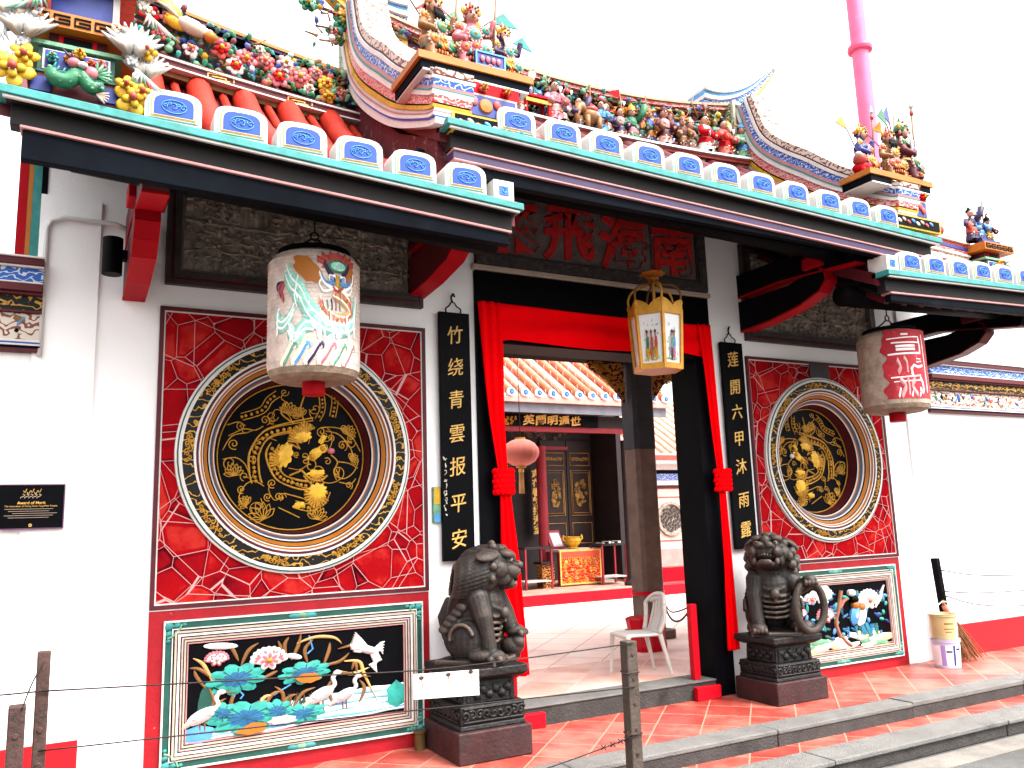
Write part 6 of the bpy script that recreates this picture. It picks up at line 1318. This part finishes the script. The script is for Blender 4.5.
# ---------------------------------------------------------------- white plastic chair
def chair(x, y, z, yaw):
    T = thing('plastic_chair', (x,y,z), 'white plastic chair standing just inside the doorway', 'chair'); R = Matrix.Rotation(yaw, 3, 'Z')
    def P(a, b, c): v = R@Vector((a,b,c))*.83; return (x+v.x,y+v.y,z+v.z)
    b = MB(); n = 10                                       # seat: dished sheet with a rolled rim, front at +a
    def seat(u, v):
        a = lerp(-.20,.21,u); w_ = lerp(.185,.215,u); q = (v-.5)*2
        return P(a, w_*q, .425+.012*u-.012*(1-q*q)*(math.sin(PI*u))-.03*max(0,u-.85)/.15-.012*max(0,abs(q)-.85)/.15)
    sheet(b, seat, 14, 14, plastic); o = b.build('seat', T); m = o.modifiers.new('thick','SOLIDIFY'); m.thickness = .018
    for sa, sb in ((1,-1),(1,1),(-1,-1),(-1,1)):
        l = MB(); a0, b0 = (.185 if sa > 0 else -.185), sb*(.19 if sa > 0 else .17); a1, b1 = (.215 if sa > 0 else -.285), sb*(.215 if sa > 0 else .20)
        def sec(a, b_, c, w_): return [P(a-w_,b_-w_*.7,c),P(a+w_,b_-w_*.7,c),P(a+w_,b_+w_*.7,c),P(a-w_,b_+w_*.7,c)]
        l.hexa(sec(a1,b1,0,.016)+sec(a0,b0,.42,.026), plastic); l.build('leg', T, bevel=.008)
    k = MB(); n = 12
    def rail(q):                                           # bowed top rail
        return P(-.30+.07*abs(q)**2.2, .215*q, .80-.10*abs(q)**3)
    k.tube([rail(-1+2*i/16) for i in range(17)], .018, plastic, 8); k.tube([tuple(Vector(rail(-1+2*i/16))-Vector((0,0,.035))) for i in range(2,15)] if True else [], .016, plastic, 8)
    for q in (-1, 1): k.tube([p for p in catmull([Vector(P(-.18,q*.175,.425)),Vector(P(-.215,q*.20,.52)),Vector(P(-.23,q*.215,.62)),Vector(rail(q))],5)], .019, plastic, 8)
    for i in range(5):
        q = (i-2)/2*.62; pts = catmull([Vector(P(-.195,q*.17,.425)),Vector(P(-.25,q*.15*(1+.5*abs(q)),.56)),Vector(P(-.285,q*.20,.68)),Vector(rail(q))],5)
        L = len(pts)
        for j in range(L-1): k.bar(pts[j],pts[j+1]+(pts[j+1]-pts[j])*.1, .034 if i != 2 else .044, .010, plastic, R@Vector((1,0,0)))
    k.tube([P(-.195,-.18,.43),P(-.20,0,.43),P(-.195,.18,.43)], .016, plastic, 8); k.build('backrest', T)
chair(.60,.56,.13,2.95)
st = MB(); st.lathe([(.19,0),(.20,.0),(.205,.05),(.185,.14),(.19,.22),(.205,.29),(.21,.31),(.19,.325),(.001,.33)], (1.50,1.62,.13), redplastic, 10, caps=False)
tag(st.build('plastic_stool', origin=(1.5,1.62,.13), smooth=False), 'red plastic tub stool behind the white chair', 'stool')

# ---------------------------------------------------------------- stone column and rear beam of the gatehouse
cx_, cy_ = 2.06, 2.30
C_ = thing('stone_column', (cx_,cy_,.13), 'square stone column with black upper part and a red ribbon', 'column')
b = MB(); hw = .145; a_ = PI*.02
def octa(k, z): return [(cx_+k*p[0],cy_+k*p[1],z) for p in ((-.7,-1),(.7,-1),(1,-.7),(1,.7),(.7,1),(-.7,1),(-1,.7),(-1,-.7))]
def oct_(b, k, z0, z1, m): b.add(octa(k,z0)+octa(k,z1), [tuple(range(7,-1,-1)),tuple(range(8,16))]+[(i,(i+1)%8,8+(i+1)%8,8+i) for i in range(8)], m)
oct_(b, .235, .13, .22, stonepil); oct_(b, hw, .2205, 2.24, stonepil); b.build('shaft', C_, bevel=.006)
b = MB(); oct_(b, hw+.006, 2.2405, 3.25, M('column_top', (.022,.024,.029), .6, .3, 6)); b.build('painted_top', C_)
b = MB()
for i, z in enumerate((.60,.622)): b.lathe([(hw+.035,0),(hw+.042,.012),(hw+.035,.024)], (cx_,cy_,z), redplastic, 20)
b.build('ribbon', C_)
rbm = MB(); rbm.box(-2.0,3.6,2.15,2.45,3.25,3.44,blackmat); rbm.box(-2.0,3.6,2.10,2.50,3.4405,3.49,halldark); rbm.build('rear_beam', G)
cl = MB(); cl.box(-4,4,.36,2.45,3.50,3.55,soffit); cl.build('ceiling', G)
for sx in (-1, 1):
    cv = MB(); R = random.Random(31+sx); pt = Paint(lambda u, v, h: (u,2.28-h,v), cv); x = cx_+sx*.17
    cv.add([(x,2.30,3.25),(x+sx*.52,2.30,3.25),(x+sx*.48,2.30,3.16),(x+sx*.24,2.30,3.02),(x+sx*.05,2.30,2.80),(x,2.30,2.76)], [(0,1,2,3,4,5)], 'carved_gold')
    for i in range(46):
        u = R.uniform(.01,.46); v = R.uniform(2.80+u*.80,3.23); pt.ribbon(spiral(x+sx*u, v, R.uniform(.015,.035), 1.2, R.uniform(0,6), R.choice([-1,1]), 10), .010, R.choice([gold,M('carving_copper',(.35,.12,.04),.5,.3,12),gold]), .014)
    cv.build('carved_spandrel', G)
sidew = MB(); sidew.box(-4,-3.7,.36,2.5,0,3.49,white_wall); sidew.box(3.7,4,.36,2.5,0,3.49,white_wall); sidew.build('side_wall', G)

# ---------------------------------------------------------------- main hall across the courtyard
MH = thing('main_hall', (2.5,8,0), 'dark timber main hall with terracotta roof seen through the doorway', 'temple hall')
HX0, HX1 = -1.5, 5.15
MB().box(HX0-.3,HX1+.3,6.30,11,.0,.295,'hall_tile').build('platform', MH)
MB().box(HX0-.3,HX1+.3,6.26,6.30,.10,.298,redplastic).box(HX1+.3,14,6.26,6.6,.10,.298,redplastic).build('step_riser', MH)
b = MB(); b.box(HX0,HX0+.2,6.5,11,.295,3.6,halldark); b.box(5.78,5.9,8.0,9,.295,3.6,halldark); b.box(HX0,5.9,8.9,9.05,.295,4.2,halldark); b.build('wall', MH)
ro = MB(); YE, ZE, YR, ZR = 5.95, 3.44, 8.6, 5.2
ro.hexa([(HX0-.6,YE,ZE-.10),(HX1+.35,YE,ZE-.10),(HX1+.35,YR,ZR-.1),(HX0-.6,YR,ZR-.1),(HX0-.6,YE,ZE),(HX1+.35,YE,ZE),(HX1+.35,YR,ZR),(HX0-.6,YR,ZR)], M('roof_pan',(.60,.34,.26),.8,.25,8))
ro.hexa([(HX0-.6,YR,ZR-.1),(HX1+.35,YR,ZR-.1),(HX1+.35,11.5,3.6),(HX0-.6,11.5,3.6),(HX0-.6,YR,ZR),(HX1+.35,YR,ZR),(HX1+.35,11.5,3.7),(HX0-.6,11.5,3.7)], terra)
R = random.Random(12)
nr = 30
for i in range(nr):
    x = HX0-.5+i*(HX1-HX0+.75)/(nr-1); ro.tube([(x,YE-.02,ZE+.05),(x,YR,ZR+.05)], .052, terra if i%3 else M('terra_pale',(.60,.36,.27),.75,.3,6), 8)
    for j in range(12): t = (j+.5)/12; y = lerp(YE,YR,t); ro.lathe([(.055,-.01),(.058,0),(.055,.01)], (x,y,lerp(ZE,ZR,t)+.05), mortar, 8, 'y')
ro.build('roof', MH); ht = MH.children[-1]
et = None
for i in range(nr):
    x = HX0-.5+i*(HX1-HX0+.75)/(nr-1)
    if et is None:
        e = MB(); e.lathe([(.001,-.03),(.050,-.03),(.064,-.022),(.068,.02)], (0,0,0), M('tile_end_white',(.74,.70,.68),.6,.08,9), 14, 'y'); e.lathe([(.001,-.034),(.046,-.031)], (0,0,0), 'tile_blue', 14, 'y'); e.tube([(.03*math.cos(a),-.036,.03*math.sin(a)) for a in [2*PI*q/12 for q in range(13)]], .006, dblue, 5); et = e.build('eave_tile', ht, origin=(0,0,0)); o = et
    else: o = et.copy(); COL.objects.link(o); o.parent = ht
    o.location = Vector((x,YE-.03,ZE+.05))-wloc(ht)
f = MB(); f.box(HX0-.6,HX1+.35,5.92,5.97,ZE-.10,ZE-.02,M('eave_pinkred',(.55,.20,.17),.6,.2,8)); f.box(HX0-.55,HX1+.3,5.98,6.02,ZE-.26,ZE-.1005,hallfascia); f.box(HX0-.5,HX1+.2,6.31,6.45,ZE-.44,ZE-.24,halldark); f.box(HX0-.5,HX1+.2,6.32,6.42,ZE-.52,ZE-.4405,woodred); f.build('fascia', MH)
MB().box(HX0,HX1+.1,6.5,8.0,3.42,3.5,halldark).box(HX0,5.9,8.0,8.9,3.42,3.5,halldark).build('ceiling', MH)
nb = MB(); nb.box(2.0,4.2,6.27,6.30,3.0,3.19,black)
nbo = nb.build('name_board', MH)
for i, ch in enumerate('英關明通世'):
    c = MB(); text(ch, .165, (2.84+i*.225,6.262,3.10), goldt, c, .003, .005, 1.3, jit=1); c.build('character', nbo)
c = MB()
for i in range(26): c.tube([(p[0],6.262,p[1]) for p in spiral(2.3+R.uniform(0,.30), 3.08+R.uniform(-.05,.06), R.uniform(.02,.035), 1.2, R.uniform(0,6), 1, 9)], .006, gold, 5)
c.build('gilt_scrolls', nbo)
# carved screen doors at the back of the porch
def sdoor(x0, x1):
    d = MB(); Y = 8.84; d.box(x0,x1,Y,Y+.05,.9,3.05,M('screen_wood',(.013,.005,.0045),.5,.3,8)); w_ = x1-x0
    o = d.build('carved_door', MH); g = MB(); xm = (x0+x1)/2
    for (za, zc, in_) in ((1.55,2.45,.07),(1.60,2.40,.10),(2.55,2.80,.07),(1.0,1.4,.07)):
        x_, X_ = x0+in_, x1-in_; g.tube([(x_,Y-.012,za),(X_,Y-.012,za),(X_,Y-.012,zc),(x_,Y-.012,zc),(x_,Y-.012,za)], .009, M('dull_gold',(.28,.15,.035),.45,.3,14,metal=.2), 5)
    dg = MATS['dull_gold']; RR_ = random.Random(int(x0*10))
    for i in range(34):
        a = RR_.uniform(0,2*PI); q = RR_.uniform(0,1)**.6; g.tube([(p[0],Y-.014,p[1]) for p in spiral(xm+.20*w_*q*math.cos(a), 2.0+.27*q*math.sin(a), RR_.uniform(.025,.05), 1.3, a, RR_.choice([-1,1]), 10)], .008, dg, 5)
    for i in range(10): g.tube([(p[0],Y-.014,p[1]) for p in spiral(x0+.12+(w_-.24)*i/9, 2.68, .04, 1.3, i, 1 if i%2 else -1, 9)], .008, dg, 5)
    g.build('gilt_carving', o); return o
for x0 in (4.52,5.14): sdoor(x0, x0+.60)
sdoor(3.3, 3.9)
u = MB()
for i in range(40):
    u.tube([(p[0],8.83,p[1]) for p in spiral(R.uniform(2.2,5.2), R.uniform(3.05,3.38), R.uniform(.04,.09), 1.3, R.uniform(0,6), 1, 10)], .010, M('dull_carving',(.10,.07,.055),.6,.3,9), 5)  # one dull brown for the scrolls above the doors
u.box(HX0+.2,HX1,8.80,8.85,2.86,2.93,woodred); u.build('upper_carving', MH)
hp = thing('hall_couplet', (4.33,8.70,1.2), 'narrow dark board with gold characters hanging inside the main hall', 'sign board')
MB().box(4.22,4.44,8.72,8.75,1.18,2.50,halldark).build('board', hp)
for i, ch in enumerate('志在春秋扶漢室'):
    c = MB(); text(ch, .17, (4.33,8.71,2.38-i*.18), goldt, c, .003, .008, 1.0); c.build('character', hp)
# hall columns
for x in (1.35,4.05,5.10):
    c = MB(); c.lathe([(.001,0),(.15,0),(.16,.04),(.11,.10),(.10,.12),(.095,2.55),(.001,2.55)], (x,8.0 if x == 4.05 else 6.75,.295), woodred if x == 4.05 else halldark, 16); tag(c.build('hall_column', MH), 'red hall column' if x == 4.05 else 'dark hall column')
# altar table
A = thing('altar_table', (4.45,7.5,.295), 'altar table with red and gold embroidered cloth inside the hall', 'table')
b = MB(); b.box(4.02,4.92,7.45,8.05,.90,.94,M('table_top',(.40,.30,.27),.5,.1,6)); b.build('tabletop', A)
b = MB(); b.box(4.03,4.91,7.44,7.449,.32,.80,'altar_cloth'); b.box(4.03,4.91,7.434,7.4435,.80,.93,M('valance_red',(.52,.06,.03),.6,.2,8)); b.ring(4.03,4.91,.32,.93,.03,7.430,7.4335,goldt)
pt = Paint(lambda u, v, h: (u,7.439-h,v), b); R = random.Random(3)
for i in range(60): pt.ribbon(spiral(R.uniform(4.12,4.82), R.uniform(.38,.76), R.uniform(.02,.05), 1.2, R.uniform(0,6), R.choice([-1,1]), 9), .014, R.choice([goldt,orange,coral,yellow]), .006)
for i in range(22): b.tube([(4.05+i*.04,7.436,.80),(4.05+i*.04,7.432,.77)], .008, goldt, 5)
b.build('altar_cloth', A)
for a_, c_ in ((4.06,7.50),(4.88,7.50),(4.06,8.0),(4.88,8.0)): MB().box(a_-.03,a_+.03,c_-.03,c_+.03,.296,.90,woodred).build('leg', A)
i_ = MB(); i_.lathe([(.001,0),(.10,0),(.11,.02),(.07,.04),(.13,.09),(.155,.15),(.14,.19),(.165,.215),(.15,.22),(.12,.18),(.001,.15)], (4.43,7.62,.94), yellow, 24)
for s_ in (-1, 1): i_.tube([(4.43+s_*.14,7.62,1.08),(4.43+s_*.21,7.62,1.12),(4.43+s_*.19,7.62,1.19)], .018, yellow, 7)
tag(i_.build('incense_burner', origin=(4.43,7.62,.94)), 'yellow incense bowl on the altar table', 'incense burner')
n_ = MB(); n_.hexa([(4.12,7.85,.94),(4.42,7.85,.94),(4.42,7.88,.94),(4.12,7.88,.94),(4.06,7.98,1.28),(4.36,7.98,1.28),(4.36,8.01,1.28),(4.06,8.01,1.28)], woodred); n_.hexa([(4.18,7.868,.99),(4.38,7.868,.99),(4.38,7.872,.99),(4.18,7.872,.99),(4.14,7.955,1.235),(4.33,7.955,1.235),(4.33,7.962,1.235),(4.14,7.962,1.235)], M('notice_paper',(.6,.58,.58),.6,.1,6)); tag(n_.build('notice_stand', origin=(4.25,7.9,.94)), 'red framed notice leaning on the altar table behind the bowl', 'notice')
def stand(x, y, label):
    T = thing('offering_stand', (x,y,.295), label, 'table', 'slender red offering stands'); w_ = .28
    MB().box(x-w_,x+w_,y-.2,y+.2,.98,1.02,halldark).build('tabletop', T)
    for a_, c_ in ((-1,-1),(1,-1),(-1,1),(1,1)): MB().box(x+a_*(w_-.02)-.016,x+a_*(w_-.02)+.016,y+c_*.18-.016,y+c_*.18+.016,.296,.98,woodred).build('leg', T)
    MB().box(x-w_+.02,x+w_-.02,y-.19,y+.19,.42,.44,M('shelf_pinkwhite',(.5,.38,.36),.5,.1,6)).build('shelf', T)
stand(3.50,7.45,'slender red stand left of the altar table'); stand(5.02,7.35,'slender red stand with a dark top right of the altar table')
for x, y, lab in ((5.02,7.35,'stack of dark papers on the right offering stand'),):
    q = MB()
    for i in range(6): q.box(x-.2+i*.07,x-.15+i*.07,y-.12,y+.1,1.021,1.04+.008*(i%3),(cream,slate,white)[i%3])
    tag(q.build('offering_papers', origin=(x,y,1.02)), lab, 'papers')
s_ = MB(); s_.box(3.70,3.95,7.5,7.7,.296,.70,'carved_gold'); s_.box(3.66,3.99,7.46,7.74,.7005,.74,halldark); tag(s_.build('carved_stool', origin=(3.82,7.6,.295), bevel=.006), 'carved gilt stool beside the altar table', 'stool')
# pink globe lantern
cz_ = 2.30; T = thing('globe_lantern', (1.14,3.5,cz_), 'ribbed pale red globe lantern with a tassel hanging in the courtyard', 'lantern')
g = MB(); n = 48; prof = [(-.165,.06),(-.15,.11),(-.11,.175),(-.05,.215),(0,.225),(.05,.215),(.11,.175),(.15,.11),(.165,.06)]; vs = []
for h_, r in prof:
    for k_ in range(n): a = 2*PI*k_/n; q = r*(1+.035*abs(math.sin(a*8))); vs.append((1.14+q*math.cos(a),3.5+q*math.sin(a),cz_+h_))
g.add(vs, [(i*n+k_,i*n+(k_+1)%n,(i+1)*n+(k_+1)%n,(i+1)*n+k_) for i in range(8) for k_ in range(n)], M('lantern_pink',(.42,.11,.08),.6,.1,6), True); g.build('shell', T)
g = MB()
for z in (-.185,.165): g.lathe([(.001,0),(.065,0),(.065,.02),(.001,.02)], (1.14,3.5,cz_+z), gold, 16)
g.build('end_cap', T); g = MB(); g.ell((1.14,3.5,cz_-.22),(.035,.035,.04),goldt)
for i in range(14): a = 2*PI*i/14; g.tube([(1.14+.02*math.cos(a),3.5+.02*math.sin(a),cz_-.24),(1.14+.028*math.cos(a),3.5+.028*math.sin(a),cz_-.50)], .008, M('tassel_gold',(.50,.27,.10),.7,.2,20), 4)
g.build('tassel', T); g = MB(); g.tube([(1.14,3.5,cz_+.18),(1.14,3.5,3.6)], .006, wirem, 5); g.tube([(1.14,3.5,3.6),(1.14,2.5,3.62),(1.14,2.3,3.5)], .006, wirem, 5); g.build('cord', T)

# ---------------------------------------------------------------- side building right of the courtyard
SB = thing('side_building', (9.2,9,0), 'cream side building with a dark round window and tiled roof beyond the courtyard', 'building')
b = MB(); Y = 8.6; b.box(6.2,12.5,Y,Y+.3,.13,2.55,M('side_wall_pink',(.62,.38,.32),.8,.1,4)); b.build('wall', SB)
b = MB(); b.box(6.2,12.5,Y-.03,Y,.13,.42,redplastic); b.build('skirting', SB)
b = MB(); b.box(6.2,12.5,Y-.02,Y-.0005,2.05,2.12,dark_red); b.box(6.2,12.5,Y-.06,Y-.001,2.1205,2.22,white); b.box(6.2,12.5,Y-.07,Y-.001,2.2205,2.36,'blue_scroll'); b.box(6.2,12.5,Y-.08,Y-.001,2.3605,2.44,slate); b.box(6.2,12.5,Y-.10,Y-.001,2.4405,2.56,white); b.build('cornice', SB)
x = 7.50
b = MB(); b.lathe([(.36,0),(.36,-.04),(.30,-.04),(.28,.0),(.001,.0)], (x,Y-.001,1.42), stone, 32, 'y'); w_ = b.build('round_window', SB)
b = MB()
for i in range(40): a = i*2.4; q = .26*math.sqrt(i/40); b.tube([(p[0],Y-.02,p[1]) for p in spiral(x+q*math.cos(a),1.42+q*math.sin(a),.04,1.2,a,1,9)], .009, M('lattice_dark',(.05,.035,.035),.6,.2,8), 5)
b.build('lattice', w_); MB().ring(x-.46,x+.46,.96,1.88,.02,Y-.012,Y-.0005,coral).build('window_border', SB)
b = MB(); b.box(6.2,12.5,Y-.02,Y-.0005,.44,.80,M('side_dado',(.42,.20,.18),.7,.2,6)); b.build('dado', SB)
b = MB(); b.hexa([(6.0,Y-.4,2.70),(12.7,Y-.4,2.70),(12.7,Y+2,4.2),(6.0,Y+2,4.2),(6.0,Y-.4,2.78),(12.7,Y-.4,2.78),(12.7,Y+2,4.28),(6.0,Y+2,4.28)], M('roof_pan',(.6,.34,.26)))
for i in range(28): x = 6.1+i*.24; b.tube([(x,Y-.42,2.80),(x,Y+2,4.30)], .06, M('terra_pale',(.60,.36,.27)), 8)
b.box(6.0,12.7,Y-.42,Y-.36,2.62,2.72,coral); b.build('roof', SB)

# ---------------------------------------------------------------- tall pink pole
T = thing('flag_pole', (9.0,4.0,.13), 'tall pink pole with a darker ring rising behind the right roof', 'pole')
b = MB(); b.lathe([(.001,0),(.165,0),(.155,8),(.142,14),(.001,14)], (9.0,4.0,.13), pinkpole, 28); b.build('shaft', T)
b = MB()
for z in (10.02,6.2): b.lathe([(.145,-.07),(.215,-.05),(.225,0),(.215,.05),(.145,.07)], (9.0,4.0,z), pinkring, 28)
b.build('collar', T)
